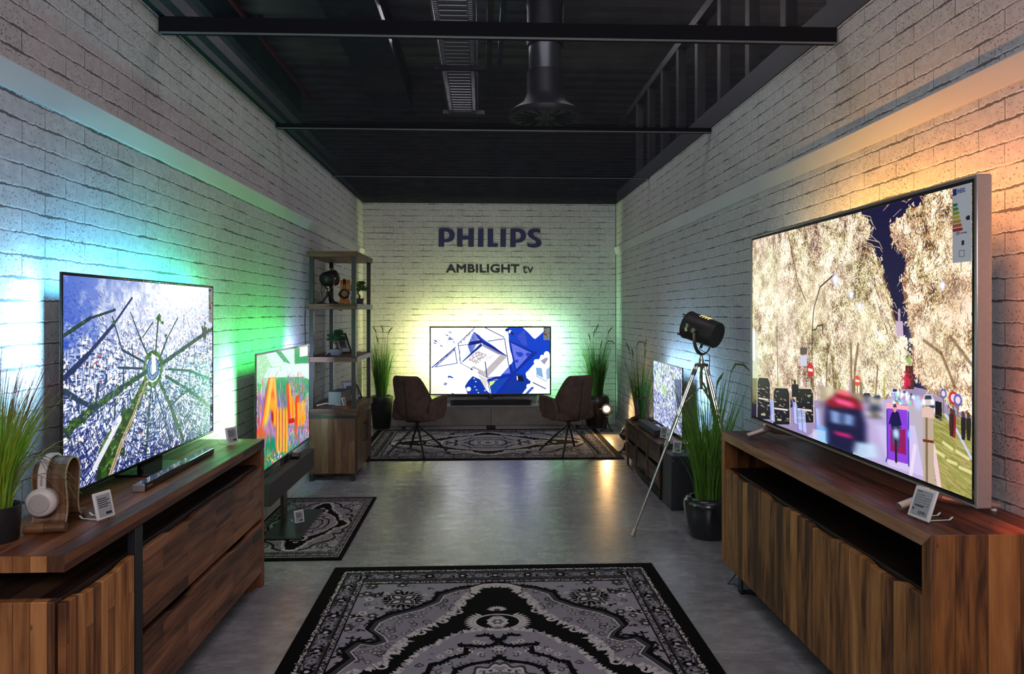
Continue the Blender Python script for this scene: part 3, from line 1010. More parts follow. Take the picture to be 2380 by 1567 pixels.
    c.poly(PP([(820, 400), (1000, 370), (1080, 400), (1000, 430), (800, 465)]), (.04, .10, .45))
    c.poly(PP([(890, 215), (1080, 370), (1480, 655), (1400, 640), (1040, 430), (960, 330)]), (.02, .14, .55))
    c.poly(PP([(920, 260), (1060, 390), (1180, 450), (1330, 540), (1080, 370)]), (.20, .30, .85), .9)
    c.poly(PP([(1020, 420), (1040, 470), (670, 785), (700, 740)]), (.02, .14, .55))
    c.poly(PP([(1040, 490), (1480, 660), (1130, 1030), (680, 790)]), (.93, .90, .90))
    c.poly(PP([(1040, 430), (1400, 620), (1330, 630), (1080, 500), (1040, 480)]), (.45, .45, .62), .75)

    def bil(a_, b_):
        p0, p1, p2, p3 = (1040, 480), (1475, 660), (1130, 1030), (680, 790)
        x = (1 - a_) * (1 - b_) * p0[0] + a_ * (1 - b_) * p1[0] + a_ * b_ * p2[0] + (1 - a_) * b_ * p3[0]
        y = (1 - a_) * (1 - b_) * p0[1] + a_ * (1 - b_) * p1[1] + a_ * b_ * p2[1] + (1 - a_) * b_ * p3[1]
        return x, y
    for i in range(26):
        for j in range(26):
            x, y = bil((i + .5) / 26., (j + .5 * (i % 2)) / 26.)
            f = 0
            if i > 19:
                f = 1
            if 8 < i <= 19 and j > 22:
                f = .8
            if i < 10 and 6 < j < 20 and rng.random() < .6:
                f = .75
            if 6 < i < 16 and 4 < j < 12:
                f = max(f, .3 * rng.random())
            if f > .1:
                c.poly(PP([(x, y - 9), (x + 8, y), (x, y + 9), (x - 8, y)]), (.08, .08, .20) if f > .7 else (.35, .50, .70), .95 if f > .7 else f)
    c.poly(PP([(1040, 470), (1060, 480), (1100, 1000), (1080, 760)]), (1, 1, 1), .5)
    c.line(PP([(1090, 760), (1120, 1030)]), .012, (.1, .12, .35), .8)
    c.poly(PP([(870, 870), (960, 900), (960, 960), (900, 960)]), (.90, .91, .95))
    c.ell(*P(850, 890), .014, .012, (.1, .18, .5))
    # entrance shade at the bottom, cars on the right
    c.poly(PP([(870, 1010), (1000, 1070), (1110, 1260), (1180, 1325), (780, 1325), (735, 1190), (790, 1100)]), (.02, .20, .64))
    c.ell(*P(800, 1240), .035, .035, (.92, .95, 1), 1, .2)
    c.poly(PP([(960, 970), (1130, 1060), (1110, 1270), (1010, 1080)]), (.86, .84, .82))
    for q in ((895, 1055), (925, 1108), (910, 1200), (940, 1255), (970, 1305), (1085, 1270)):
        c.ell(*P(*q), .012, .010, (.75, .86, 1))
    c.poly(PP([(1900, 880), (2225, 640), (2225, 1325), (1740, 1325), (1830, 1250), (1890, 1110), (1810, 1040), (1830, 960)]), (.93, .96, .99))
    for q, r in (((2170, 620), .04), ((2090, 670), .03), ((1990, 760), .04), ((1860, 980), .05), ((1850, 1190), .03)):
        c.ell(*P(*q), r, r, W)
    c.poly(PP([(2060, 740), (2160, 680), (2200, 700), (2130, 810)]), (.62, .60, .72))
    c.poly(PP([(1980, 860), (2080, 870), (2110, 1050), (1990, 990)]), (.50, .68, .86))
    c.poly(PP([(2160, 900), (2225, 850), (2225, 1050), (2170, 1090)]), (.60, .74, .90))
    c.line(PP([(1930, 1130), (2150, 1240)]), .012, (.05, .08, .30))
    c.line(PP([(1985, 1010), (2170, 1110)]), .008, (.4, .55, .6))
    c.poly(PP([(1910, 1200), (1950, 1220), (1850, 1325), (1790, 1325)]), (.22, .34, .72))
    for k in range(40):
        c.ell(*P(1980 + rng.random() * 240, 700 + rng.random() * 600), .006, .005, (.55, .70, .80), .7)
    c.poly(PP([(1640, 1010), (1740, 1010), (1770, 1110), (1640, 1100)]), (.04, .05, .16))
    c.line(PP([(1650, 1020), (1655, 1080)]), .014, (.9, .92, 1))
    c.ell(*P(1475, 190), .03, .025, (.02, .12, .5))
    c.ell(*P(1525, 220), .022, .022, W)
    c.poly(PP([(1530, 200), (1600, 260), (1570, 290), (1530, 250)]), (.03, .10, .40))
    return c.image('courtyard_from_above')


def paint_letters(seed=11):
    """orange block letters bursting out of bright flowers on green"""
    rng = np.random.default_rng(seed)
    c = Cv(1100, 620, (0.05, 0.62, 0.38))

    def P(zx, zy):
        px = 590 + zx / 4.75
        py = 790 + zy / 4.75
        off = 1120 - px
        u = (1 / 525. - 1 / off) / (1 / 525. - 1 / 401.)
        v = (py - 725 - .187 * off) / off / .5425
        return u, v
    PP = lambda L: [P(*q) for q in L]
    c.poly(PP([(25, 145), (240, 110), (100, 640), (25, 600)]), (.62, .86, .66))
    c.poly(PP([(120, 120), (460, 80), (460, 260), (200, 290)]), (.78, .92, .86))
    c.poly(PP([(240, 115), (300, 110), (410, 255), (330, 230)]), (.10, .62, .36))
    c.poly(PP([(510, 70), (613, 55), (613, 160), (510, 175)]), (.95, .95, .92))
    c.poly(PP([(450, 80), (505, 75), (505, 330), (450, 250)]), (.08, .62, .34))
    c.poly(PP([(510, 250), (613, 250), (613, 430), (550, 400), (100, 410), (160, 300)]), (.80, .93, .87))
    c.poly(PP([(25, 480), (80, 480), (60, 560), (25, 620)]), (.25, .80, .22))
    for k in range(500):
        x, y = rng.random() * 430 + 30, 150 + rng.random() * 300
        u, v = P(x, y)
        c.ell(u, v, .004 + .01 * rng.random(), .003, [(.95, 1, .96), (.45, .82, .62), (.90, .95, .80)][k % 3], .7)
    c.poly(PP([(580, 590), (613, 570), (613, 700), (560, 700)]), (.50, .72, .62))
    # flowers
    fl = [(.88, .36, .80), (.62, .36, .92), (.98, .45, .20), (.96, .62, .86), (.40, .30, .86), (1, .85, .90), (.95, .20, .22), (.20, .68, .30), (.70, .62, .95)]
    for k in range(3600):
        z = rng.random()
        x = 25 + rng.random() * 590
        y = 900 + rng.normal() * 170 + (0 if x < 300 else 60)
        if 380 < x < 560 and rng.random() < .25:
            y = 380 + rng.random() * 500
        u, v = P(x, y)
        a = rng.normal() * .5 + (u - .5)
        L = .02 + .05 * rng.random()
        c.line([(u, v), (u + math.sin(a) * L * .5, v - math.cos(a) * L)], .004 + .009 * rng.random(), fl[rng.integers(0, 9)], .85)
    c.poly(PP([(125, 1100), (220, 1080), (260, 1290), (125, 1440)]), (.02, .56, .36), .9)
    for k in range(90):
        u, v = P(130 + rng.random() * 170, 1110 + rng.random() * 280)
        c.ell(u, v, .006 + .012 * rng.random(), .012, [(.98, .32, .2), (.95, .9, .95), (1, .8, .2), (.6, .3, .9)][k % 4], .9)
    c.poly(PP([(25, 1000), (60, 960), (120, 1000), (125, 1090), (25, 1090)]), (.96, .36, .12), .8)
    # the letters: red flank, orange body, yellow face
    F, S, T = (.98, .66, .16), (.92, .25, .06), (1, .84, .36)
    c.poly(PP([(160, 410), (235, 400), (120, 930), (75, 960)]), S)
    c.poly(PP([(170, 420), (240, 400), (255, 700), (235, 960), (195, 950), (215, 800), (180, 770), (130, 940), (85, 950)]), F)
    c.poly(PP([(190, 640), (185, 560), (215, 540), (235, 640)]), (.96, .42, .08))
    c.poly(PP([(190, 780), (215, 800), (215, 940), (190, 880)]), (.62, .10, .10))
    c.line(PP([(195, 440), (130, 900)]), .05, T, .8, 14)
    c.line(PP([(225, 430), (240, 700)]), .03, T, .5, 10)
    for x in (250, 285, 320, 352):
        c.poly(PP([(x, 760), (x + 26, 740), (x + 24, 1240), (x, 1260)]), F, .9)
        c.line(PP([(x + 12, 760), (x + 10, 1230)]), .012, T, .8, 6)
        c.line(PP([(x - 2, 780), (x - 2, 1240)]), .012, S, .8, 4)
    c.poly(PP([(355, 480), (395, 465), (400, 900), (380, 920)]), S)
    c.poly(PP([(385, 480), (400, 470), (415, 610), (445, 640), (460, 760), (455, 870), (410, 880), (395, 700)]), F)
    c.ell(*P(432, 735), .018, .10, (.88, .20, .05))
    c.ell(*P(434, 735), .010, .075, (.98, .6, .2))
    c.poly(PP([(460, 620), (500, 600), (500, 900), (480, 960), (460, 880)]), S)
    c.poly(PP([(480, 690), (510, 690), (510, 950), (485, 960)]), F)
    c.poly(PP([(515, 690), (560, 660), (570, 900), (530, 960), (515, 900)]), F)
    c.ell(*P(542, 740), .014, .05, (.95, .80, .60))
    c.ell(*P(540, 880), .010, .04, (.92, .28, .06))
    c.line(PP([(568, 690), (572, 880)]), .015, T)
    c.poly(PP([(380, 880), (440, 860), (455, 910), (385, 930)]), (.80, .08, .04))
    c.poly(PP([(450, 900), (480, 900), (475, 1080), (455, 1060)]), (.95, .30, .12), .9)
    c.blur(.02, .25, .55, .93, 3, 12)
    return c.image('letters_in_flowers')


def paint_roofs(seed=21):
    rng = np.random.default_rng(seed)
    c = Cv(700, 394, (0.80, 0.84, 0.96))
    cols = [(1, 1, 1), (.95, .98, .92), (.72, .82, .66), (.35, .32, .62), (.24, .26, .55), (.55, .62, .92), (.60, .68, .50), (.82, .80, .98), (.90, .94, 1)]
    for k in range(2600):
        x, y = rng.random(), rng.random()
        s_ = .008 + .03 * rng.random() * (1.2 - y * .5)
        a = .5 + rng.normal() * .3
        q = [(x + (math.cos(a) * i - math.sin(a) * j) * s_ * .56, y + (math.sin(a) * i + math.cos(a) * j) * s_) for i, j in ((-1, -.5), (1, -.5), (1, .5), (-1, .5))]
        c.poly(q, cols[rng.integers(0, 9)] if y < .5 or rng.random() < .6 else cols[rng.integers(3, 6)], .8)
    c.ell(.42, .42, .13, .10, (.72, .84, .55), .7, .3)
    c.ell(.20, .25, .12, .10, (.82, .92, .78), .7, .3)
    c.poly([(.75, .2), (.98, .15), (.98, .55), (.85, .62)], (.14, .16, .36), .6)
    for k in range(14):
        x, y = rng.random(), .45 + rng.random() * .5
        c.poly([(x, y), (x + .05, y + .03), (x + .05, y + .12), (x, y + .09)], (.94, .96, 1), .8)
        c.poly([(x + .015, y + .03), (x + .035, y + .04), (x + .035, y + .08), (x + .015, y + .07)], (.2, .18, .34), .9)
    return c.image('roofs_from_above')


def paint_rug(seed=4):
    """woven oriental pattern: one quadrant painted, then mirrored"""
    rng = np.random.default_rng(seed)
    QW, QH = 560, 840      # quadrant: x from the centre line out, y from the end in to the centre
    c = Cv(QW, QH, (.60, .585, .62))
    BK, DG, MG, LG, CR = (.035, .035, .04), (.25, .25, .265), (.42, .41, .43), (.60, .585, .62), (.80, .78, .76)
    # metric frame: half width .96 m, half length 1.43 m; x=0 centre, t=0 outer end
    hw, hl = .96, 1.43

    def M(x, t):
        return x / hw, t / hl
    MM = lambda L: [M(*q) for q in L]
    kx = lambda r: r / hl      # radius in canvas-height units

    def leaf(x, t, a, L, w, col, al=1.0):
        ca, sa = math.cos(a), math.sin(a)
        pts = []
        for s_, q in ((0, 0), (.3, .5), (.6, .42), (1, 0), (.6, -.42), (.3, -.5)):
            pts.append((x + ca * L * s_ - sa * w * q, t + sa * L * s_ + ca * w * q))
        c.poly(MM(pts), col, al)

    def flower(x, t, r, n, col, core, rot=0.0):
        for k in range(n):
            leaf(x, t, rot + k * 2 * math.pi / n, r, r * .75, col)
        c.ell(*M(x, t), kx(r * .3), kx(r * .3), core)

    def scroll(x, t, a, r, col, wd=.006, flip=1):
        pts = []
        for k in range(14):
            th = a + flip * k * .42
            rr = r * (1 - k / 18.)
            pts.append((x + math.cos(th) * rr, t + math.sin(th) * rr))
        c.line(MM(pts), wd / hl * 1.0, col)

    # scattered field blossoms
    for k in range(210):
        x, t = rng.random() * .74, .30 + rng.random() * 1.13
        s_ = .02 + .022 * rng.random()
        kind = rng.integers(0, 4)
        if kind == 0:
            flower(x, t, s_, 6, DG, CR, rng.random())
        elif kind == 1:
            flower(x, t, s_ * .8, 5, CR, MG, rng.random())
        elif kind == 2:
            for j in range(3):
                leaf(x, t, rng.random() * 6.28, s_ * 1.3, s_ * .5, BK)
        else:
            scroll(x, t, rng.random() * 6, s_, MG, .004)
    # black ground of the medallion with a leafy pale rim
    prof = [(.015, .315), (.05, .335), (.10, .383), (.145, .45), (.185, .548), (.20, .655), (.27, .76), (.37, .886), (.445, 1.006), (.47, 1.077), (.51, 1.21), (.63, 1.285), (.70, 1.36), (.71, 1.43)]
    gar = [(.02, .293), (.14, .345), (.23, .375), (.31, .44), (.33, .53), (.42, .62), (.55, .70), (.61, .77), (.625, .85), (.57, .92), (.545, .98), (.60, 1.02), (.665, 1.0), (.70, 1.07), (.66, 1.14), (.70, 1.22), (.735, 1.30), (.735, 1.43)]

    def dense(L, n=6):
        out = []
        for (a, b), (d, e) in zip(L[:-1], L[1:]):
            for k in range(n):
                f = k / n
                out.append((a + (d - a) * f, b + (e - b) * f))
        return out + [L[-1]]
    # plain tone between garland and medallion
    c.poly(MM([(0, .30)] + gar + [(0, 1.43)]), (.56, .545, .58))
    for k in range(120):
        f = rng.random()
        i = rng.integers(1, 12)
        x, t = prof[i][0] + (gar[min(i, 17)][0] - prof[i][0]) * f, prof[i][1] * .5 + gar[min(i, 17)][1] * .5
        x += rng.normal() * .03
        t += rng.normal() * .03
        if k % 3:
            flower(x, t, .022, 5, MG, CR, rng.random())
        else:
            scroll(x, t, rng.random() * 6, .026, DG, .005)
    c.line(MM(gar), .026, BK)
    for (x, t) in dense(gar, 6):
        leaf(x + .006, t - .008, rng.random() * 6.28, .036, .016, BK)
    c.line(MM([(x - .016, t + .012) for x, t in gar]), .018, DG)
    c.line(MM([(x - .030, t + .020) for x, t in gar]), .004, CR)
    c.poly(MM([(0, .335)] + prof + [(0, 1.43)]), BK)
    for (x, t) in dense(prof, 6):
        for k in range(2):
            leaf(x + .02 + rng.normal() * .006, t - .01 + rng.normal() * .008, rng.random() * 2.2 + 1.2, .050 * (.6 + .7 * rng.random()), .022, CR if k else (.70, .68, .68))
    for (x, t) in prof[3:-1]:
        scroll(x - .005, t + .018, -1.2, .036, CR, .012, 1)
        scroll(x + .010, t - .010, 1.2, .024, LG, .007, -1)
    c.line(MM([(0, .305), (.07, .315), (.13, .36)]), .016, CR)
    flower(.0, .335, .03, 6, CR, LG)
    # palmette under the tip
    for k in range(9):
        leaf(0, .665, -2.9 + k * .33, .058, .024, CR)
    c.ell(*M(0, .66), kx(.016), kx(.014), DG)
    for s_, w, col in ((.122, .092, CR), (.106, .080, BK), (.050, .070, LG)):
        c.poly(MM([(s_ * math.sin(a), .80 - w * math.cos(a)) for a in np.linspace(0, math.pi, 24)]), col)
    flower(0, .80, .062, 8, CR, LG, .39)
    flower(0, .80, .036, 6, MG, CR, 0)
    for k in range(13):
        a = .75 + k * .16
        leaf(.112 * math.sin(a), .80 - .086 * math.cos(a), -math.pi / 2 + a, .058, .018, CR)
    # central lobed medallion
    cm = [(0, .90), (.10, .905), (.19, .93), (.24, .985), (.28, 1.05), (.34, 1.10), (.37, 1.158), (.42, 1.285), (.47, 1.36), (.48, 1.43)]
    for (x, t) in dense(cm, 7):
        for k in range(3):
            leaf(x, t, rng.random() * 6.28, .042, .020, CR if k else LG)
    c.poly(MM([(0, 1.43)] + cm), (.58, .565, .60))
    for k in range(44):
        a, r = rng.random() * 1.57, .55 + .4 * rng.random()
        x, t = .42 * r * math.sin(a), 1.43 - .50 * r * math.cos(a)
        if k % 3 == 0:
            flower(x, t, .022, 5, CR, MG)
        elif k % 3 == 1:
            scroll(x, t, rng.random() * 6, .020, DG, .004)
        else:
            leaf(x, t, rng.random() * 6.28, .03, .012, MG)
    for pts in ([(0, 1.02), (.018, .99), (.03, .96), (.065, .945), (.09, .955)], [(0, 1.02), (.03, 1.05), (.07, 1.065), (.16, 1.05), (.18, 1.04)], [(.15, 1.08), (.15, 1.13), (.22, 1.17), (.26, 1.21), (.30, 1.22), (.31, 1.30), (.34, 1.43)], [(0, 1.16), (.03, 1.20), (.12, 1.225), (.19, 1.27), (.22, 1.43)]):
        c.line(MM(pts), .015, BK)
        for (x, t) in dense(pts, 6):
            leaf(x, t, rng.random() * 6.28, .028, .012, BK)
    for r, col in ((.17, DG), (.155, CR), (.14, LG), (.09, BK), (.075, CR), (.04, DG)):
        c.poly(MM([(0, 1.43)] + [(r * (1 + .08 * math.sin(a * 13)) * math.sin(a), 1.43 - r * 1.2 * (1 + .08 * math.sin(a * 13)) * math.cos(a)) for a in np.linspace(0, 1.57, 60)]), col)
    for k in range(46):
        a = rng.random() * 1.57
        leaf(.12 * math.sin(a), 1.43 - .14 * math.cos(a), rng.random() * 6, .030, .014, [CR, MG, DG][k % 3])
    # corner rosette
    for k in range(22):
        a = k * 6.283 / 22
        leaf(.50 + .070 * math.cos(a), .505 + .070 * math.sin(a), a, .048, .020, BK)
    c.poly(MM([(.425, .43), (.575, .43), (.575, .58), (.425, .58)]), BK)
    for a in (.785, 2.356, 3.927, 5.498):
        leaf(.50, .505, a, .104, .078, CR)
        leaf(.50, .505, a, .098, .066, DG)
        leaf(.50 + .02 * math.cos(a), .505 + .02 * math.sin(a), a, .050, .030, CR)
    # borders
    b1, b2 = .885, .745          # outer and inner limit of the frame
    t1, t2 = hl - (hl - .0) + .075, .285

    def frame(xo, to, xi, ti, col):
        c.poly(MM([(0, to), (xo, to), (xo, hl), (xi, hl), (xi, ti), (0, ti)]), col)
    frame(hw, 0, b1, t1, BK)
    frame(b1, t1, b2 + .0, t2, DG)
    frame(b1, t1, b1 - .016, t1 + .018, CR)
    frame(b1 - .016, t1 + .018, b1 - .022, t1 + .026, BK)
    frame(b2 + .040, t2 - .048, b2 + .034, t2 - .040, BK)
    frame(b2 + .034, t2 - .040, b2 + .008, t2 - .012, MG)
    frame(b2 + .008, t2 - .012, b2, t2, BK)
    xm, tm = (b1 + b2 + .02) / 2, (t1 + t2 - .02) / 2
    path = [(x, tm) for x in np.arange(0, xm + .001, .0475)] + [(xm, t) for t in np.arange(tm + .05, hl, .0475)]
    for k, (x, t) in enumerate(path):
        if k % 4 == 0:
            flower(x, t, .036, 6, BK, MG)
            c.ell(*M(x, t), kx(.012), kx(.012), CR)
        elif k % 4 == 2:
            flower(x, t, .040, 8, MG, LG, .3)
            flower(x, t, .024, 6, LG, DG, .3)
        else:
            for s_ in (-1, 1):
                scroll(x, t + s_ * .012, rng.random() * 6, .032, LG, .006, s_)
                leaf(x, t, rng.random() * 6.28, .04, .016, LG)
                leaf(x, t, rng.random() * 6.28, .035, .014, BK)
    for k in range(1500):      # fine stitches of the narrow guard bands
        if rng.random() < .45:
            x, t = rng.random() * b1, rng.choice([t1 + .009, t2 - .026])
        else:
            x, t = rng.choice([b1 - .008, b2 + .021]), t1 + rng.random() * (hl - t1)
        c.ell(*M(x + rng.normal() * .006, t + rng.normal() * .006), kx(.0045), kx(.0045), BK if rng.random() < .55 else CR, .95)
    nz = 1 + (rng.random((QH, QW, 1)).astype(np.float32) - .5) * .22
    c.a = c.a * nz
    full = Cv(QW * 2, QH * 2)
    q = c.a
    full.a[:QH, QW:] = q
    full.a[:QH, :QW] = q[:, ::-1]
    full.a[QH:, :] = full.a[:QH, :][::-1]
    # the weave sits in dark fibre: the picture is the dye colour
    return full.image('rug_weave')

# ------------------------------------------------------------------ materials in use
XL, XR, YB, ZC = -1.62, 1.85, 9.88, 3.035
Y0 = -0.6
m_brick_y = brick('brick_wallpaper_side', 'Y', 0.07)
m_brick_x = brick('brick_wallpaper_end', 'X', 0.13)
m_white = mat('white_board', (0.60, 0.60, 0.59), 0.85, spec=0.1, noise=0.04, nscale=3)
m_black = mat('black_powder_coat', (0.012, 0.012, 0.013), 0.42, noise=0.3, nscale=60, bump=0.05)
m_gloss_black = mat('gloss_black', (0.006, 0.006, 0.007), 0.12, coat=0.3)
m_plastic = mat('black_plastic', (0.014, 0.014, 0.016), 0.4)
m_silver = mat('brushed_silver', (0.62, 0.60, 0.58), 0.32, 0.85, noise=0.05, nscale=80)
m_chrome = mat('chrome', (0.48, 0.45, 0.42), 0.20, 1.0, rvar=0.05, nscale=14)
m_bronze = mat('aged_metal', (0.16, 0.12, 0.10), 0.35, 0.9, noise=0.25, nscale=20)
m_lampblack = mat('lamp_black', (0.020, 0.017, 0.017), 0.5, noise=0.25, nscale=9, rvar=0.1)
m_label = mat('label_white', (0.72, 0.73, 0.76), 0.4)
m_grey_ink = mat('e_paper', (0.36, 0.38, 0.40), 0.5, noise=0.03, nscale=40)
m_ink = mat('black_ink', (0.015, 0.015, 0.02), 0.6)
m_navy = mat('navy_film', (0.004, 0.010, 0.085), 0.45)
m_txt = mat('black_film', (0.010, 0.010, 0.014), 0.45)
m_tagwhite = mat('tag_plastic', (0.78, 0.77, 0.75), 0.35)
m_steel_dark = mat('galvanised_profile', (0.060, 0.066, 0.070), 0.5, 0.3, noise=0.25, nscale=6)
m_slab = mat('corrugated_roof', (0.20, 0.20, 0.20), 0.8, noise=0.2, nscale=2)
m_suede = mat('brown_suede', (0.105, 0.062, 0.048), 0.9, noise=0.28, nscale=14, bump=0.15)
m_suede_seam = mat('dark_seam', (0.012, 0.008, 0.007), 0.9)
m_speaker_cloth = mat('speaker_cloth', (0.020, 0.020, 0.023), 0.85, noise=0.35, nscale=400)
m_red_pipe = mat('red_pipe_paint', (0.12, 0.012, 0.015), 0.5)

T_WALNUT = ((0.030, 0.008, 0.003), (0.125, 0.038, 0.014), (0.26, 0.095, 0.036))
T_DOOR = ((0.085, 0.028, 0.008), (0.43, 0.170, 0.048), (0.72, 0.34, 0.120))
T_END = ((0.060, 0.020, 0.005), (0.27, 0.105, 0.028), (0.48, 0.21, 0.065))

# ------------------------------------------------------------------ the booth
fl = NT('vinyl_concrete')
vec, sp = fl.coords('X', 'Y')
tile = fl.n('ShaderNodeTexBrick', {'Vector': vec, 'Color1': (0, 0, 0), 'Color2': (1, 1, 1), 'Mortar': (.4, .4, .4), 'Scale': 1.0, 'Mortar Size': .0008, 'Mortar Smooth': .2, 'Brick Width': .92, 'Row Height': .46}, offset=.5, offset_frequency=2)
n1 = fl.n('ShaderNodeTexNoise', {'Vector': fl.n('ShaderNodeMapping', {'Vector': vec, 'Scale': (1.0, 1.7, 1)}).outputs[0], 'Scale': 7.0, 'Detail': 10.0, 'Roughness': .74})
n2 = fl.n('ShaderNodeTexNoise', {'Vector': fl.n('ShaderNodeMapping', {'Vector': vec, 'Scale': (1.0, 5.0, 1)}).outputs[0], 'Scale': 14.0, 'Detail': 5.0, 'Roughness': .7})
f = fl.math('ADD', fl.math('MULTIPLY', n1.outputs[0], .65), fl.math('MULTIPLY', n2.outputs[0], .35))
f = fl.math('ADD', f, fl.math('MULTIPLY', fl.math('SUBTRACT', tile.outputs['Color'], .5), .10))
col = fl.ramp(f, [(.36, (.150, .150, .160)), (.50, (.260, .260, .275)), (.64, (.380, .380, .395))])
col = fl.mix(fl.math('MULTIPLY', tile.outputs['Fac'], .35), col, (.04, .04, .04))
fl.set(fl.b.inputs['Base Color'], col)
fl.set(fl.b.inputs['Roughness'], fl.ramp(n1.outputs[0], [(.3, (.33,) * 3), (.7, (.23,) * 3)]))
fl.b.inputs['Specular IOR Level'].default_value = 0.85
fl.set(fl.b.inputs['Normal'], fl.n('ShaderNodeBump', {'Height': n2.outputs[0], 'Strength': .10, 'Distance': .002}))
m_floor = fl.m

tag(MB().box(XL - .1, XR + .1, Y0 - 2.4, YB + .1, -.08, 0).build('floor', m_floor, smooth=False), kind='structure')
tag(MB().box(XL - .1, XL, Y0, YB, 0, ZC).build('wall_left', m_brick_y, smooth=False), kind='structure')
tag(MB().box(XR, XR + .1, Y0, YB, 0, ZC).build('wall_right', m_brick_y, smooth=False), kind='structure')
tag(MB().box(XL - .1, XR + .1, YB, YB + .1, 0, ZC).build('wall_back', m_brick_x, smooth=False), kind='structure')
# white cover boards along both side walls, with a coved upper edge
tag(MB().prism([(XL, 2.315), (XL + .006, 2.315), (XL + .028, 2.398), (XL + .018, 2.408), (XL, 2.412)], Y0, YB).build('trim_1', m_white, angle=20), kind='structure')
tag(MB().prism([(XR, 2.345), (XR - .006, 2.345), (XR - .028, 2.430), (XR - .018, 2.440), (XR, 2.444)], Y0, YB).build('trim_2', m_white, angle=20), kind='structure')
tag(MB().box(XL, XL + .014, Y0, YB - .014, 0, .115).build('baseboard_left', m_white, bevel=.003), kind='structure')
tag(MB().box(XR - .014, XR, Y0, YB - .014, 0, .075).build('baseboard_right', m_white, bevel=.003), kind='structure')
tag(MB().box(XL + .014, XR - .014, YB - .014, YB, 0, .075).build('baseboard_back', m_white, bevel=.003), kind='structure')
# slim corner beads where the panels of the booth meet
tag(MB().box(XR - .008, XR, YB - .008, YB, .075, ZC).build('trim_3', mat('corner_bead', (.07, .07, .07), .6)), kind='structure')

# stretched black mesh ceiling
ms = NT('ceiling_mesh')
tc = ms.n('ShaderNodeTexCoord')
wv = ms.n('ShaderNodeTexNoise', {'Vector': ms.n('ShaderNodeMapping', {'Vector': tc.outputs['Object'], 'Scale': (3, 160, 1)}).outputs[0], 'Scale': 2.0, 'Detail': 3.0})
tr = ms.n('ShaderNodeBsdfTransparent', {0: (1, 1, 1, 1)})
ms.b.inputs['Base Color'].default_value = (0.0150, 0.0170, 0.0320, 1)
ms.b.inputs['Roughness'].default_value = 0.8
ms.b.inputs['Specular IOR Level'].default_value = 0.1
fac = ms.ramp(wv.outputs[0], [(.3, (.40,) * 3), (.7, (.50,) * 3)])
mx = ms.n('ShaderNodeMixShader', {0: fac, 1: ms.b.outputs[0], 2: tr.outputs[0]})
ms.t.links.new(mx.outputs[0], ms.t.nodes['Material Output'].inputs[0])
tag(MB().add([(XL, Y0, ZC), (XR, Y0, ZC), (XR, YB, ZC), (XL, YB, ZC)], [(0, 1, 2, 3)]).build('ceiling', ms.m, smooth=False), kind='structure')

# cross battens that carry the mesh
battens = [(3.70, .042, .085, 'black batten under the mesh ceiling nearest the entrance'), (5.76, .05, .04, 'middle batten under the mesh ceiling with a painted highlight along its lower edge'), (7.91, .03, .012, 'thin batten under the mesh ceiling nearest the end wall')]
for y, w, h, lb in battens:
    r = thing('ceiling_batten', lb, 'batten', (0, y, ZC - h), group='battens under the mesh ceiling')
    MB().box(XL + .002, XR - .002, -w / 2, w / 2, 0, h - .002).build('profile', mat('batten_black', (.010, .011, .014), .8, spec=.08), r, bevel=.004)
    MB().box(XL + .01, XR - .01, -w / 2 - .004, -w / 2 + .004, -.004, .004).build('edge_highlight', mat('batten_highlight', (.13, .15, .17), .4), r)  # paler strip stands in for the highlight on the batten's edge
tag(MB().box(XL, XL + .03, Y0, YB, ZC + .002, ZC + .05).build('trim_4', mat('edge_profile', (.02, .05, .045), .5)), kind='structure')

# what shows dimly through the mesh: roof, beams, services
tag(MB().box(-6.5, 6.5, -3.0, 30, 5.05, 5.15).build('roof', m_slab, smooth=False), kind='structure')
rib = MB()
for i in range(90):
    rib.box(-6.4, 6.4, -2.8 + i * .36, -2.72 + i * .36, 5.0, 5.05)
tag(rib.build('roof_ribs', m_slab, smooth=False), kind='structure')
for i, (x0, x1, z0, lb) in enumerate([(-3.05, -2.72, 4.55, 'dark roof beam above the mesh farthest from the air duct'), (-1.62, -1.05, 4.62, 'broad dark roof beam above the mesh beside the cable tray')]):
    r = MB().box(x0, x1, -2.5, 11, z0, z0 + .38).build('roof_beam', m_steel_dark, bevel=.01)
    tag(r, lb, 'beam', 'roof beams above the mesh')
# lattice girder over the wall
r = thing('lattice_girder', 'dark lattice girder running above the mesh over the blue lit wall', 'girder', (0, 0, 3.5))
MB().box(-2.05, -1.95, -1, 10.5, .0, .09).build('bottom_chord', m_steel_dark, r)
MB().box(-2.42, -2.30, -1, 10.5, .42, .51).build('top_chord', m_steel_dark, r)
for i in range(12):
    MB().tube([(-2.0, i * .85, .05), (-2.36, i * .85, .46)], .025, 6).build('strut', m_steel_dark, r)
r = thing('sprinkler_pipe', 'thin red sprinkler pipe running above the ceiling mesh', 'pipe', (0, 0, 4.5))
MB().tube([(-2.37, -1, 0), (-2.37, 10, 0)], .027, 10).build('pipe', m_red_pipe, r)
for y in (4.6, 7.6):
    MB().tube([(-2.34, y, 0), (-2.30, y, .05), (-2.30, y, .12), (-2.30, y, .13)], [.012, .012, .012, .035], 8).build('sprinkler_head', m_steel_dark, r)
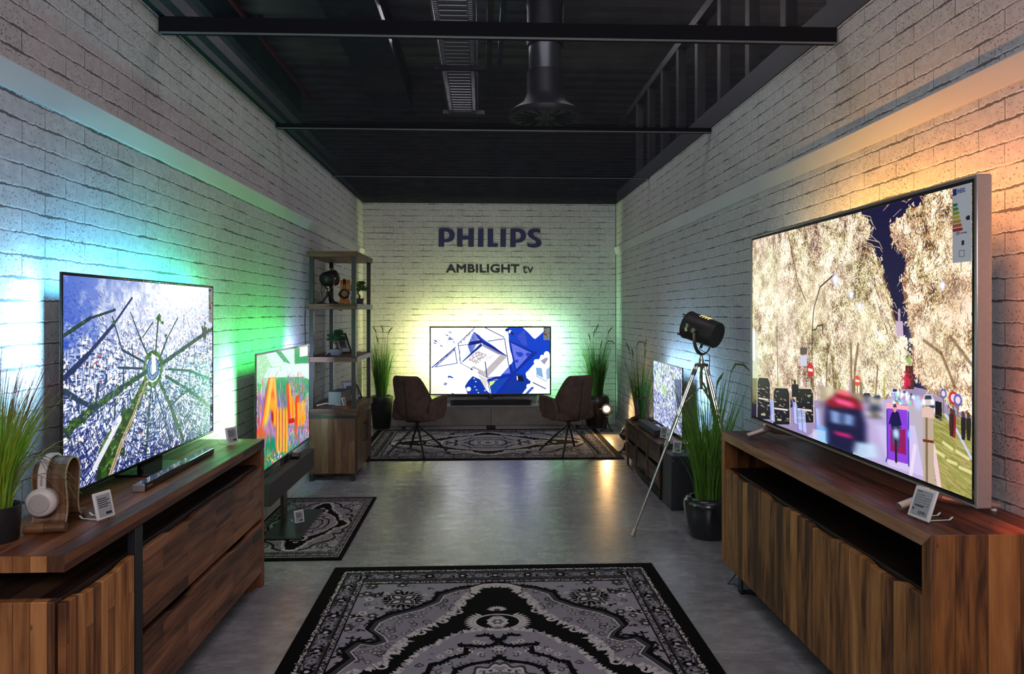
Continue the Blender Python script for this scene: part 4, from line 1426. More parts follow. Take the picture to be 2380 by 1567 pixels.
# cable tray
r = thing('cable_tray', 'perforated galvanised cable tray above the ceiling mesh', 'cable tray', (0, 0, 4.15))
m_tray = mat('tray_zinc', (.34, .35, .37), .45, .4)
for x in (-.44, -.06):
    MB().box(x, x + .012, -1, 9.6, 0, .07).build('side_rail', m_tray, r)
for x in (-.40, -.10):
    mb = MB()
    for i in range(234):
        mb.box(x - .018, x + .018, -1 + i * .045, -1 + i * .045 + .022, 0, .006)
    mb.box(x - .028, x - .022, -1, 9.6, 0, .006).box(x + .022, x + .028, -1, 9.6, 0, .006)
    tag(mb.build('perforated_edge', m_tray, r, smooth=False), kind='stuff')
mb = MB()
for i in range(101):
    mb.box(-.37, -.13, -1 + i * .105, -1 + i * .105 + .05, .002, .010)
tag(mb.build('rungs', m_tray, r, smooth=False), kind='stuff')
for y in (3.0, 5.4, 7.6, 9.3):
    MB().box(-.50, .035, y, y + .05, -.05, -.001).build('bracket', m_steel_dark, r)
r = thing('mounting_rail', 'slotted black mounting rail hung beside the cable tray', 'rail', (0, 0, 4.10))
MB().box(.045, .10, -1, 8.5, 0, .05).build('channel', m_black, r)
for y in (4.2, 5.2, 6.8):
    MB().box(-.01, .155, y, y + .035, -.012, 0).build('clamp', m_black, r)
tag(MB().box(.19, .25, -1, 9.5, 4.62, 4.66).build('conduit', mat('conduit_paint', (.05, .08, .09), .5)), 'slim bluish conduit running above the mesh between tray and duct', 'conduit')
# vertical air duct ending in a swirl outlet
r = thing('air_duct', 'round vertical air duct with a flared swirl outlet above the mesh', 'air duct', (.58, 6.6, 3.33))
m_duct = mat('duct_zinc', (.055, .06, .07), .50, .4, noise=.2, nscale=6)
MB().lathe([(.335, 0), (.34, .02), (.33, .05), (.20, .14), (.168, .22), (.165, .42)], n=40).build('outlet_bell', m_duct, r)
MB().lathe([(.30, -.002), (.30, .012)], n=40).build('outlet_face', m_black, r)
MB().lathe([(.150, .40), (.150, .78)], n=40).build('connector', mat('duct_bright', (.16, .18, .20), .35, .7), r)
MB().lathe([(.165, .66), (.172, .70), (.165, .74), (.166, 1.0), (.172, 1.03), (.166, 1.06), (.166, 1.40)], n=40).build('upper_pipe', m_duct, r)
MB().box(-.30, .30, -.35, .35, 1.30, 1.66).build('plenum_box', m_duct, r, bevel=.01)
for i in range(16):
    a = i * math.pi / 8
    MB().box(.10, .29, -.004, .004, -.012, 0).build('vane', m_duct, r).rotation_euler = (0, 0, a)
# stud frame on top of the wall
r = thing('stud_frame', 'open metal stud frame standing on top of the orange lit wall', 'frame', (0, 0, ZC))
MB().box(XR - .005, XR + .10, -1, 9.8, .0, .165).build('bottom_rail', mat('stud_paint', (.075, .085, .088), .55), r, bevel=.003)
MB().box(XR - .005, XR + .09, -1, 9.8, 1.0, 1.08).build('top_rail', m_steel_dark, r)
for i in range(13):
    y = 1.36 + i * .60
    MB().box(XR, XR + .075, y - .04, y + .04, .165, 1.0).build('stud', m_steel_dark, r, bevel=.003)
for y, x1 in ((4.3, 3.2), (2.2, 3.6)):
    tag(MB().tube([(-3.6, y, 4.86), (x1, y, 4.86)], .03, 8).build('cross_pipe', m_steel_dark), 'dark cross pipe under the roof ' + ('behind the duct box' if y > 4 else 'nearest the entrance'), 'pipe', 'cross pipes under the roof')

# ------------------------------------------------------------------ brand lettering on the end wall


def sign_letters():
    r = thing('wall_lettering', 'large dark blue capital lettering on the white brick end wall', 'sign', (-.603, YB, 2.44))
    k = 1.422 / 2057

    def Q(zx, zy):
        return ((zx - 145) * k, (155 + 360 - zy + (zx - 165) * .0045) * k * 1.02)
    Lt = {
        'P': ([[(170, 160), (215, 153), (262, 150), (305, 149), (350, 152), (400, 168), (440, 192), (468, 228), (484, 280), (478, 330), (462, 368), (430, 398), (385, 420), (335, 428), (275, 430), (272, 515), (163, 515)],
               [(275, 218), (312, 219), (345, 230), (368, 252), (378, 290), (372, 325), (352, 352), (320, 365), (275, 368)]], 0),
        'H': ([[(530, 160), (637, 160), (637, 302), (752, 302), (752, 160), (862, 160), (858, 518), (750, 518), (750, 375), (636, 375), (633, 515), (526, 515)]], 0),
        'I': ([[(945, 162), (1052, 162), (1048, 519), (938, 519)]], 0),
        'L': ([[(1133, 163), (1241, 163), (1240, 452), (1340, 455), (1327, 521), (1131, 520)]], 0),
        'I2': ([[(1387, 168), (1496, 168), (1490, 523), (1384, 522)]], 0),
        'S': ([[(2178, 180), (2179, 250), (2135, 240), (2085, 238), (2050, 243), (2033, 260), (2040, 290), (2070, 316), (2120, 342), (2165, 375), (2194, 412), (2202, 450), (2192, 486), (2160, 515), (2110, 530), (2050, 536), (1985, 530),
                (1926, 514), (1912, 438), (1955, 455), (2010, 464), (2060, 463), (2088, 448), (2092, 425), (2075, 402), (2035, 378), (1985, 348), (1945, 315), (1925, 275), (1928, 235), (1950, 200), (1990, 177), (2045, 165), (2110, 164)]], 0)}
    Lt['P2'] = ([[(x + 1412, y + 8) for x, y in sp_] for sp_ in Lt['P'][0]], 0)
    for key, (sps, _) in Lt.items():
        cu = bpy.data.curves.new('letter', 'CURVE')
        cu.dimensions = '2D'
        cu.fill_mode = 'BOTH'
        cu.extrude = .002
        for pts in sps:
            s_ = cu.splines.new('POLY')
            s_.points.add(len(pts) - 1)
            for p, q in zip(s_.points, pts):
                a, b = Q(*q)
                p.co = (a, b, 0, 1)
            s_.use_cyclic_u = True
        o = to_mesh(bpy.data.objects.new('letter', cu), 'letter', m_navy, r)
        o.rotation_euler = (R(90), 0, 0)
        o.location = (0, -.003, 0)
    # second line
    r2 = thing('wall_slogan', 'small black lettering line below the big blue lettering', 'sign', (-.492, YB, 2.083))
    M0 = Matrix.Translation((0, -.001, 0))
    text_mesh('lettering', 'AMBILIGHT', m_txt, r2, 1.005, .118, M0, bold=.030, depth=.003, spacing=1.06)
    text_mesh('lettering', 'tv', m_txt, r2, .150, .104, Matrix.Translation((1.048, -.001, -.003)), bold=.004, depth=.003)


sign_letters()

# ------------------------------------------------------------------ televisions


def energy_sticker(parent, x1, ztop, y, w=.075, h=.15, big=False):
    """sticker whose upper corner is at x1, ztop on the glass"""
    s_ = MB().box(x1 - w, x1, y - .0006, y, ztop - h, ztop).build('energy_label', mat('glowing_sticker_film', (.55, .58, .62), .35, emis=(.50, .54, .60), es=.06 if big else .22), parent, smooth=False)  # the film is given a faint glow of its own to look brighter
    bars = [(.02, .35, .12), (.12, .42, .10), (.45, .58, .05), (.85, .75, .04), (.80, .45, .03), (.70, .18, .03), (.62, .03, .03)]
    for i, c_ in enumerate(bars):
        z = ztop - h * (.22 + i * .055)
        L = w * (.22 + i * .045)
        x0 = x1 - w * .98
        MB().prism([(x0, z), (x0 + L, z), (x0 + L + w * .05, z - h * .02), (x0 + L, z - h * .04), (x0, z - h * .04)], y - .0012, y - .0006).build('grade_bar', mat('grade_%d' % i, c_, .5), s_, smooth=False)
    MB().box(x1 - w * .98, x1 - w * .78, y - .0012, y - .0006, ztop - h * .115, ztop - h * .03).build('flag_mark', mat('flag_blue', (.01, .04, .32), .5), s_, smooth=False)
    text_mesh('heading', 'ENERG', mat('flag_blue', (.01, .04, .32), .5), s_, w * .42, h * .06, Matrix.Translation((x1 - w * .74, y - .0008, ztop - h * .10)), bold=.02)
    z = ztop - h * .44
    MB().prism([(x1 - w * .30, z), (x1 - w * .22, z + h * .028), (x1 - w * .08, z + h * .028), (x1 - w * .08, z - h * .028), (x1 - w * .22, z - h * .028)], y - .0012, y - .0006).build('grade_arrow', m_ink, s_, smooth=False)
    if big:
        text_mesh('reading', '157', m_ink, s_, w * .2, h * .04, Matrix.Translation((x1 - w * .80, y - .0008, ztop - h * .64)), bold=.02)
        text_mesh('reading', 'kWh/1000h', m_ink, s_, w * .33, h * .018, Matrix.Translation((x1 - w * .56, y - .0008, ztop - h * .63)))
    else:
        MB().box(x1 - w * .8, x1 - w * .5, y - .0012, y - .0006, ztop - h * .62, ztop - h * .59).build('reading', m_ink, s_, smooth=False)
    cx_ = x1 - w * .5
    MB().box(cx_, cx_ + w * .12, y - .0012, y - .0006, ztop - h * .78, ztop - h * .72).build('pictogram', m_ink, s_, smooth=False)
    for (a, b, c2, d) in ((-.14, .14, -.93, -.925), (-.14, .14, -.85, -.845), (-.14, -.125, -.93, -.845), (.125, .14, -.93, -.845)):
        MB().box(cx_ + a * w, cx_ + b * w, y - .0012, y - .0006, ztop + c2 * h, ztop + d * h).build('pictogram', mat('soft_ink', (.08, .08, .1), .6), s_, smooth=False)


def television(label, loc, rz, W, H, z0, pic, th=.008, bez=.008, frame=None, strength=1.0, boxw=.8, boxh=.5, boxd=.035, glow=(), sticker=None, lift=None, chin=0.0, deep=False, lname='screen'):
    """local frame: centred in x, glass faces -y, stands at z=0"""
    r = thing('television', label, 'television', loc, rz)
    fm = frame or m_gloss_black
    hw = W / 2
    fd = th
    # frame as four mitred rails
    rails = MB()
    o_, i_ = (hw, z0, z0 + H), (hw - bez, z0 + bez + chin, z0 + H - bez)
    O = [(-o_[0], o_[1]), (o_[0], o_[1]), (o_[0], o_[2]), (-o_[0], o_[2])]
    I = [(-i_[0], i_[1]), (i_[0], i_[1]), (i_[0], i_[2]), (-i_[0], i_[2])]
    for k in range(4):
        n_ = (k + 1) % 4
        rails.prism([O[k], O[n_], I[n_], I[k]], -.002, fd)
    rails.build('frame', fm, r, bevel=.0012 if not deep else .004, seg=2)
    MB().box(-i_[0], i_[0], .001, fd, i_[1], i_[2]).build('glass_panel', m_gloss_black, r, smooth=False)
    g = .004 if not deep else .012
    quad_uv('picture', [(-i_[0] + g, .0004, i_[1] + g), (i_[0] - g, .0004, i_[1] + g), (i_[0] - g, .0004, i_[2] - g), (-i_[0] + g, .0004, i_[2] - g)], pic, r)
    MB().box(-hw * boxw, hw * boxw, fd, fd + boxd, z0 + .03, z0 + H * boxh).build('back_housing', m_plastic, r, bevel=.008)
    if sticker:
        energy_sticker(r, i_[0] - g, i_[2] - g, -.0005 if not deep else -.0005, **sticker)
    for (side, x, z, sx, sz, pw, colr, tilt) in glow:
        # narrow light bars on the rear, aimed at the wall and outwards
        d = {'t': (0, 1, tilt), 'l': (-tilt, 1, 0), 'r': (tilt, 1, 0)}[side]
        o = add_area('rear_light_bar', (x, fd + .006 + (boxd if boxw > .9 else 0), z), d, sx, sz, pw, colr, r)
        o.data.shape = 'RECTANGLE'
    return r


def glows(W, H, z0, left, top, right, m=.05, tilt=.75, n=2, wd=.012):
    """colours per side, listed from bottom to top or from left to right"""
    out = []
    hw = W / 2 - m
    for side, x in (('l', -hw), ('r', hw)):
        cols = left if side == 'l' else right
        L = H - .08
        for i, (pw, c_) in enumerate(cols):
            seg = L / len(cols)
            out.append((side, x, z0 + .04 + seg * (i + .5), wd, seg, pw, c_, tilt))
    L = 2 * hw
    for i, (pw, c_) in enumerate(top):
        seg = L / len(top)
        out.append(('t', -hw + seg * (i + .5), z0 + H - m, seg, wd, pw, c_, tilt))
    return out


# 1: 65 inch on the sideboard by the blue and green lit wall
CY, BL, GR, WH, YE, OR = (.20, .62, 1.0), (.22, .45, 1.0), (.12, 1.0, .22), (.85, .92, 1), (.95, 1.0, .40), (1.0, .48, .10)
pic1 = screen_mat('picture_city', paint_city(), 1.0, .5)
W, H = 1.452, .815
tv = television('slim television showing a radial city from the air, on the low brown sideboard', (-1.5, 3.365, .829), R(90), W, H, .050, pic1, boxw=.62, boxh=.48, boxd=.035,
                glow=glows(W, H, .05, [(.0, (.35, .62, 1)), (.05, (.35, .62, 1)), (3.2, (.36, .70, 1.0)), (3.4, (.25, .66, 1.0))], [(3.0, (.14, .60, 1.0)), (2.9, (.10, .72, .95)), (2.2, (.06, .90, .60))], [(.1, (.75, 1, .35)), (1.0, (.55, 1.0, .42)), (2.4, (.30, 1.0, .50)), (1.7, (.08, 1.0, .38))], tilt=2.0),
                sticker=dict(w=.055, h=.19))
MB().box(-.10, .10, .004, .030, -.0, .10).build('stand_neck', m_gloss_black, tv, bevel=.004)
MB().box(-.16, .16, -.075, .10, 0, .010).build('stand_foot', m_gloss_black, tv, bevel=.003)

# 2: floor-standing one beside the shelf
pic2 = screen_mat('picture_letters', paint_letters(), 1.05)
W, H = 1.424, .79
tv = television('television with orange letters on green, on a floor stand over the small rug', (-1.44, 5.374, .012), R(90), W, H, .480, pic2, boxw=.6, boxh=.9, boxd=.035,
                glow=glows(W, H, .48, [(1.2, (.85, 1, .40)), (6.5, (.50, 1.0, .50)), (5.5, (.18, 1.0, .35))], [(2.8, (.05, 1.0, .16)), (2.8, (.05, 1.0, .14)), (2.4, (.06, 1.0, .22))], [(1.5, (.35, 1.0, .4)), (4.5, (.55, .62, 1)), (4.5, (.45, .52, 1.0))], tilt=1.2),
                sticker=dict(w=.05, h=.15))
MB().box(-.69, .52, -.085, -.005, .285, .435).build('soundbar', mat('soundbar_cloth', (.045, .045, .052), .8, noise=.2, nscale=300), tv, bevel=.006)
MB().box(-.05, .05, .005, .030, .020, .62).build('stand_post', mat('stand_steel', (.10, .085, .075), .3, .8), tv, bevel=.003)
MB().box(-.46, .26, -.215, .045, 0, .012).build('stand_base', mat('stand_plate', (.030, .040, .036), .35, .6), tv, bevel=.003)
MB().tube([(.10, -.02, .455), (.10, -.07, .455)], [.028, .026], 24).build('tweeter', m_gloss_black, tv, angle=50)
MB().box(.05, .15, -.015, .02, .40, .48).build('bracket', m_plastic, tv, bevel=.004)

# 3: the large one with silver frame
pic3 = screen_mat('picture_boulevard', paint_boulevard(), 1.0, .5)
W, H = 1.905, 1.055
m_frame3 = mat('champagne_frame', (.56, .50, .46), .30, .8, noise=.04, nscale=60)
tv = television('huge silver framed television showing a night street with trees of lights', (1.555, 3.155, .855), R(-90), W, H, .075, pic3, th=.050, bez=.012, frame=m_frame3, boxw=.97, boxh=.96, boxd=.018, deep=True,
                glow=glows(W, H, .075, [(.3, (.4, .7, 1)), (.6, (.5, .85, 1.0)), (.5, (.9, .9, .7))], [(1.0, (1.0, .66, .26)), (2.6, (1.0, .48, .10)), (2.7, (1.0, .38, .07)), (1.9, (1.0, .33, .10))], [(1.6, (1, .16, .04)), (1.0, (1.0, .28, .10)), (2.6, (1.0, .30, .08))], tilt=.85),
                sticker=dict(w=.092, h=.25, big=True))
MB().prism([(-.9405, .087), (.9405, .087), (.9405, .0925), (-.9405, .0925)], -.0025, .0).build('lower_bezel', m_plastic, tv)
for x in (-.745, .695):
    foot = MB()
    foot.tube([(x + .01, -.105, .016), (x, -.02, .040), (x, .02, .052), (x, .06, .040), (x + .01, .25, .016)], [.016, .018, .020, .018, .015], 12, flat=(1.0, .9))
    foot.build('foot', m_frame3, tv, angle=60)
    MB().box(x - .02, x + .02, -.015, .045, .045, .085).build('foot_bracket', m_frame3, tv, bevel=.004)
    MB().lathe([(.010, 0), (.010, .008)], (x + .01, .235, 0), 12).build('rubber_pad', m_tagwhite, tv)

# 4: the one at the end wall, raised on a post
pic4 = screen_mat('picture_courtyard', paint_pyramid(), 1.08, 2.6)
W, H = 1.622, .915
tv = television('television at the end wall showing a courtyard with a glass pyramid', (.115, 9.62, .325), 0.0, W, H, .115, pic4, bez=.013, boxw=.6, boxh=.6, boxd=.035,
                glow=glows(W, H, .115, [(3.6, (.85, 1.0, .20)), (6.0, (1.0, .96, .36)), (5.4, (.98, .96, .40))], [(6.4, (.90, 1, .38)), (6.4, (.84, 1, .42)), (5.2, (.62, 1, .50))], [(3.2, (.26, 1.0, .32)), (5.4, (.45, 1, .60)), (4.6, (.48, 1.0, .60))], tilt=1.8),
                sticker=dict(w=.085, h=.165))
MB().box(-.035, .035, .012, .040, 0, .30).build('stand_post', m_gloss_black, tv, bevel=.003)
MB().box(-.30, .30, -.05, .13, 0, .010).build('stand_foot', m_gloss_black, tv, bevel=.002)
MB().lathe([(.030, -.02), (.032, 0), (.030, .02)], (0, -.040, .085), 24, Matrix.Rotation(R(90), 3, 'X')).build('tweeter', m_plastic, tv, angle=60)

# 5: small one on the drawer unit
pic5 = screen_mat('picture_roofs', paint_roofs(), 1.0)
W, H = 1.035, .595
tv = television('smaller television showing rooftops, on the low drawer unit behind the tripod lamp', (1.68, 6.495, .468), R(-90), W, H, .018, pic5, boxw=.7, boxh=.6, boxd=.045,
                glow=glows(W, H, .018, [(1.0, (.5, .7, 1)), (1.6, (.5, .75, 1.0))], [(2.0, (.40, .68, 1.0)), (2.4, (.36, .68, 1.0))], [(1.6, (.35, .65, 1.0)), (2.8, (.38, .68, 1.0))], tilt=1.2),
                sticker=None)
MB().box(-.25, .25, -.06, .09, 0, .020).build('stand_foot', m_gloss_black, tv, bevel=.003)

# ------------------------------------------------------------------ sideboards


def cabinet_left():
    x0, xf = XL + .016, -1.235
    y0, y1 = 2.188, 4.150
    zt = .829
    r = thing('sideboard', 'long dark brown sideboard with four drawers under the city picture television', 'sideboard', (xf, y0, 0))
    loc = Vector((xf, y0, 0))
    top = wood('walnut_top', 'Y', 'X', .065, .9, T_WALNUT, .38)
    drawer = wood('drawer', 'Y', 'Z', .095, .55, ((.070, .026, .012),) + ((.27, .105, .045), (.44, .19, .092)), .42, off=(.2, .03), contrast=.75)
    door = wood('door_planks', 'Z', 'Y', .045, .42, T_DOOR, .45, off=(.1, .02))
    end = wood('end_planks', 'Z', 'X', .05, 5.0, T_END, .45)
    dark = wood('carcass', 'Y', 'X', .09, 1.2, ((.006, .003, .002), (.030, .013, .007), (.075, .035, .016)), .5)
    B = lambda *a: MB().box(*a)

    def part(mb, name, m, bevel=.003):
        return mb.build(name, m, r, bevel=bevel, origin=loc, angle=40)
    # slab
    sl = part(B(x0, xf, y0, y1, zt - .052, zt), 'worktop', top)
    MB().box(x0, xf - .001, y0 - .0012, y0 + .001, zt - .050, zt - .002).build('end_grain', end, sl, origin=loc, smooth=False)
    MB().box(xf - .001, xf + .0012, y0 + .002, y1 - .002, zt - .050, zt - .002).build('front_edge', wood('edge', 'Y', 'Z', .2, 1.6, T_WALNUT, .45), sl, origin=loc, smooth=False)
    # far side panel down to the floor
    part(B(x0, xf, y1 - .045, y1, 0, zt - .054), 'side_panel', wood('side', 'Z', 'Y', .2, 1.5, ((.05, .015, .006), (.20, .07, .026), (.32, .12, .045)), .45))
    # intermediate shelf that closes the open niche
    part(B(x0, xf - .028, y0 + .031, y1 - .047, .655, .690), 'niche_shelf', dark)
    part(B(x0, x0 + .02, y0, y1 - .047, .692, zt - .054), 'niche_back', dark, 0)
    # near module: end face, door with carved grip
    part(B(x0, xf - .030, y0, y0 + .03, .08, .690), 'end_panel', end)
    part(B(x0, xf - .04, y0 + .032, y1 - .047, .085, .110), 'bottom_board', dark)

    def front(ya, yb, za, zb, name, m, grip=True):
        n = 24
        pts = [(ya, za), (yb, za)]
        yc = (ya + yb) / 2
        for i in range(n + 1):
            y = yb + (ya - yb) * i / n
            d = abs(y - yc)
            dip = .012 * (1 - min(1, max(0, (d - .10) / .05))) if grip else 0
            pts.append((y, zb - dip))
        return MB().prism(pts, xf - .024, xf, 'yz').build(name, m, r, origin=loc, bevel=.002, angle=30)
    front(y0 + .006, y0 + .43, .085, .684, 'door', door)
    part(B(xf - .030, xf + .001, y0 + .440, y0 + .492, 0.0, zt - .054), 'metal_post', mat('post_steel', (.035, .035, .038), .45, .4), .002)
    ya, yb, ym = y0 + .500, y1 - .050, (y0 + .500 + y1 - .050) / 2
    for a, b in ((ya, ym - .002), (ym + .002, yb)):
        front(a, b, .392, .680, 'drawer', drawer)
        front(a, b, .090, .368, 'drawer', drawer)
    part(B(xf - .0005, xf + .0012, y1 - .20, y1 - .06, .300, .340), 'dark_inlay', mat('inlay', (.012, .010, .010), .4), 0)
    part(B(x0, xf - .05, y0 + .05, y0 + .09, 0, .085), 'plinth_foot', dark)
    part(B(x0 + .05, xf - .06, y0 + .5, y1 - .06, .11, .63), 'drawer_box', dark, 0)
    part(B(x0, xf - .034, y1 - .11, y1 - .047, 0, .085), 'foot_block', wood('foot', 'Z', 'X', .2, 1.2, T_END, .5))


cabinet_left()


def cabinet_right():
    x1, xf = XR - .016, 1.40
    y0, y1 = 2.187, 4.151
    zt = .855
    r = thing('sideboard', 'massive reclaimed wood sideboard with plank doors under the huge silver television', 'sideboard', (xf, y0, 0))
    loc = Vector((xf, y0, 0))
    top = wood('oldtop', 'Y', 'X', .11, 2.5, ((.030, .009, .005), (.16, .050, .026), (.30, .115, .060)), .36)
    planks = wood('old_planks', 'Z', 'Y', .075, 3.0, ((.075, .030, .009), (.42, .180, .052), (.66, .33, .115)), .5, off=(.1, .013), contrast=.72)
    end = wood('old_end', 'Z', 'X', .105, 3.0, ((.050, .017, .004), (.32, .120, .028), (.50, .21, .060)), .45, off=(0, .03), contrast=.75)
    lip = wood('old_lip', 'Y', 'Z', .2, 2.5, ((.060, .027, .013), (.25, .115, .055), (.42, .22, .115)), .45)
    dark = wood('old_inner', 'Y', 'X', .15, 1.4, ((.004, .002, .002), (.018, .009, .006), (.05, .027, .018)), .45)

    def part(mb, name, m, bevel=.003, par=None):
        return mb.build(name, m, par or r, bevel=bevel, origin=loc, angle=40)
    t = .050
    # mitred casing
    tp = part(MB().prism([(y0, zt), (y1, zt), (y1 - t, zt - t), (y0 + t, zt - t)], xf, x1, 'yz'), 'top_board', top)
    part(MB().prism([(y0 + .002, zt - .002), (y1 - .002, zt - .002), (y1 - t, zt - t + .001), (y0 + t, zt - t + .001)], xf - .0015, xf + .001, 'yz'), 'front_lip', lip, 0, tp)
    sd = part(MB().prism([(y0, zt), (y0 + t, zt - t), (y0 + t, .10), (y0, .10)], xf, x1, 'yz'), 'side_panel', end)
    part(MB().prism([(y0 + .002, zt - .004), (y0 + t - .001, zt - t - .001), (y0 + t - .001, .102), (y0 + .002, .102)], xf - .0015, xf + .001, 'yz'), 'front_lip', wood('stile', 'Z', 'Y', .3, 3.0, T_END, .45), 0, sd)
    sd = part(MB().prism([(y1, zt), (y1, .10), (y1 - t, .10), (y1 - t, zt - t)], xf, x1, 'yz'), 'side_panel', end)
    part(MB().prism([(y1 - .002, zt - .004), (y1 - .002, .102), (y1 - t + .001, .102), (y1 - t + .001, zt - t - .001)], xf - .0015, xf + .001, 'yz'), 'front_lip', wood('stile', 'Z', 'Y', .3, 3.0, T_END, .45), 0, sd)
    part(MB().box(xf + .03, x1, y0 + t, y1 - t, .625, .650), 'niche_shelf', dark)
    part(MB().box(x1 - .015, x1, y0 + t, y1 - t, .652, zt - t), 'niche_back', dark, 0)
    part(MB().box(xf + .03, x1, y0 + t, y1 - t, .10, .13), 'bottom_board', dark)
    # four plank doors, each with a shallow carved top edge
    ys = [y0 + t + .002, 2.690, 3.157, 3.643, y1 - t - .002]
    for a, b in zip(ys[:-1], ys[1:]):
        pts = [(a + .0015, .104), (b - .0015, .104)]
        yc = (a + b) / 2
        for i in range(21):
            y = b - .0015 + (a - b + .003) * i / 20
            pts.append((y, .645 - .012 * (1 - min(1, max(0, (abs(y - yc) - .07) / .04)))))
        MB().prism(pts, xf + .001, xf + .026, 'yz').build('door', planks, r, origin=loc, bevel=.0015, angle=30)
    for y in (y0 + .22, y1 - .26):
        mb = MB()
        mb.box(xf + .02, xf + .03, y, y + .05, 0, .10).box(x1 - .08, x1 - .07, y, y + .05, 0, .10).box(xf + .02, x1 - .07, y, y + .05, 0, .010)
        part(mb, 'sled_leg', m_black, .001)
    # loose lead hanging below the far corner
    MB().tube([(xf + .10, 4.06, .10), (xf + .02, 4.03, .04), (xf - .01, 4.02, .012), (xf + .01, 3.97, .028), (xf + .05, 3.9, .012), (xf + .2, 3.7, .006)], .003, 6).build('cable', m_plastic, r, origin=loc)


cabinet_right()


def low_board():
    """pale concrete look media board at the end wall"""
    r = thing('media_board', 'low pale grey media board with two long fronts at the end wall', 'media board', (.12, 9.66, 0))
    m_c = mat('stone_laminate', (.25, .235, .215), .6, noise=.16, nscale=7, bump=.05)
    m_t = mat('stone_top', (.36, .36, .36), .3, noise=.08, nscale=6)
    MB().box(-1.22, 1.22, -.19, .19, .295, .325).build('top_board', m_t, r, bevel=.002)
    for s_ in (-1, 1):
        a, b = sorted((s_ * .003, s_ * 1.20))
        MB().box(a, b, -.185, -.165, .058, .292).build('front', m_c, r, bevel=.002)
    MB().box(-1.20, 1.20, -.16, .19, .055, .294).build('body', m_c, r)
    for a, b in ((-1.12, -.06), (.06, 1.12)):
        MB().box(a, b, -.15, .15, 0, .054).build('plinth', mat('plinth_white', (.42, .40, .40), .5), r)
    MB().box(-.055, .055, -.155, .15, 0, .052).build('centre_foot', m_black, r)
    s = thing('soundbar', 'long black soundbar on the pale media board below the end wall television', 'soundbar', (.12, 9.49, .326))
    MB().box(-.50, .50, -.045, .045, 0, .075).build('body', m_speaker_cloth, s, bevel=.008)
    for x in (-.51, .51):
        MB().box(x - .02, x + .02, -.047, .047, 0, .077).build('end_cap', m_plastic, s, bevel=.006)


low_board()


def drawer_unit():
    xf, x1 = 1.45, XR - .02
    y0, y1 = 5.86, 7.257
    zt = .466
    r = thing('drawer_unit', 'low brown drawer unit with six drawers on a black sled frame', 'drawer unit', (xf, y0, 0))
    loc = Vector((xf, y0, 0))
    top = wood('unit_top', 'Y', 'X', .08, 1.0, T_WALNUT, .4)
    side = wood('unit_side', 'Z', 'Y', .3, 1.0, ((.04, .015, .006), (.15, .060, .022), (.26, .11, .045)), .45)
    side2 = wood('unit_end', 'Z', 'X', .09, 1.0, ((.02, .009, .005), (.085, .040, .018), (.16, .08, .036)), .45)
    fr = wood('unit_drawer', 'Y', 'Z', .07, .4, ((.015, .007, .005), (.060, .030, .019), (.125, .066, .040)), .5)

    def part(mb, name, m, bevel=.002):
        return mb.build(name, m, r, bevel=bevel, origin=loc, angle=40)
    part(MB().box(xf, x1, y0, y1, zt - .022, zt), 'top_board', top)
    part(MB().box(xf + .02, x1, y0, y0 + .02, .10, zt - .022), 'end_panel', side2)
    part(MB().box(xf + .02, x1, y1 - .02, y1, .10, zt - .022), 'end_panel', side2)
    part(MB().box(xf + .03, x1, y0 + .02, y1 - .02, .10, .12), 'bottom_board', side2)
    part(MB().box(x1 - .01, x1, y0 + .02, y1 - .02, .12, zt - .022), 'back_board', side2, 0)
    n = 3
    L = (y1 - y0) / n
    for i in range(n + 1):
        y = y0 + i * L
        a, b = (y, y + .045) if i == 0 else ((y - .045, y) if i == n else (y - .022, y + .022))
        part(MB().box(xf + .004, xf + .03, a, b, .095, zt - .023), 'stile', side)
    for i in range(n):
        a, b = y0 + i * L + .048, y0 + (i + 1) * L - .048
        for za, zb in ((.285, .425), (.100, .245)):
            part(MB().box(xf + .014, xf + .03, a - .02, b + .02, za, zb), 'drawer', fr)
            part(MB().box(xf + .002, xf + .028, a - .022, b + .022, zb + .004, zb + .014), 'grip_rail', m_black, .001)
    for y in (y0 + .02, y1 - .06):
        mb = MB().box(xf + .012, xf + .030, y, y + .018, 0, .095).box(x1 - .05, x1 - .03, y, y + .018, 0, .095)
        part(mb, 'frame_leg', m_black)
    part(MB().box(xf + .012, xf + .030, y0 + .02, y1 - .04, .0, .016), 'frame_runner', m_black)
    part(MB().box(x1 - .05, x1 - .03, y0 + .02, y1 - .04, .0, .016), 'frame_runner', m_black)
    # soundbar on it
    s = thing('soundbar', 'short grey soundbar in front of the rooftop television', 'soundbar', (1.535, 6.50, zt + .001))
    MB().box(-.045, .045, -.33, .33, 0, .058).build('body', mat('grey_cloth', (.055, .06, .07), .8, noise=.2, nscale=300), s, bevel=.008)
    MB().box(-.047, .047, -.335, -.325, 0, .060).build('end_cap', m_plastic, s, bevel=.004)
    # subwoofer in front
    s = thing('subwoofer', 'black box subwoofer on the floor against the end of the drawer unit', 'subwoofer', (1.60, 5.70, 0))
    MB().box(-.125, .125, -.14, .14, 0, .425).build('body', mat('sub_black', (.022, .025, .030), .5), s, bevel=.006)
    MB().box(-.075, .105, -.1435, -.139, .06, .36).build('grille', m_speaker_cloth, s, bevel=.004)
    MB().box(-.118, -.105, -.1415, -.139, .385, .392).build('badge', m_silver, s)


drawer_unit()


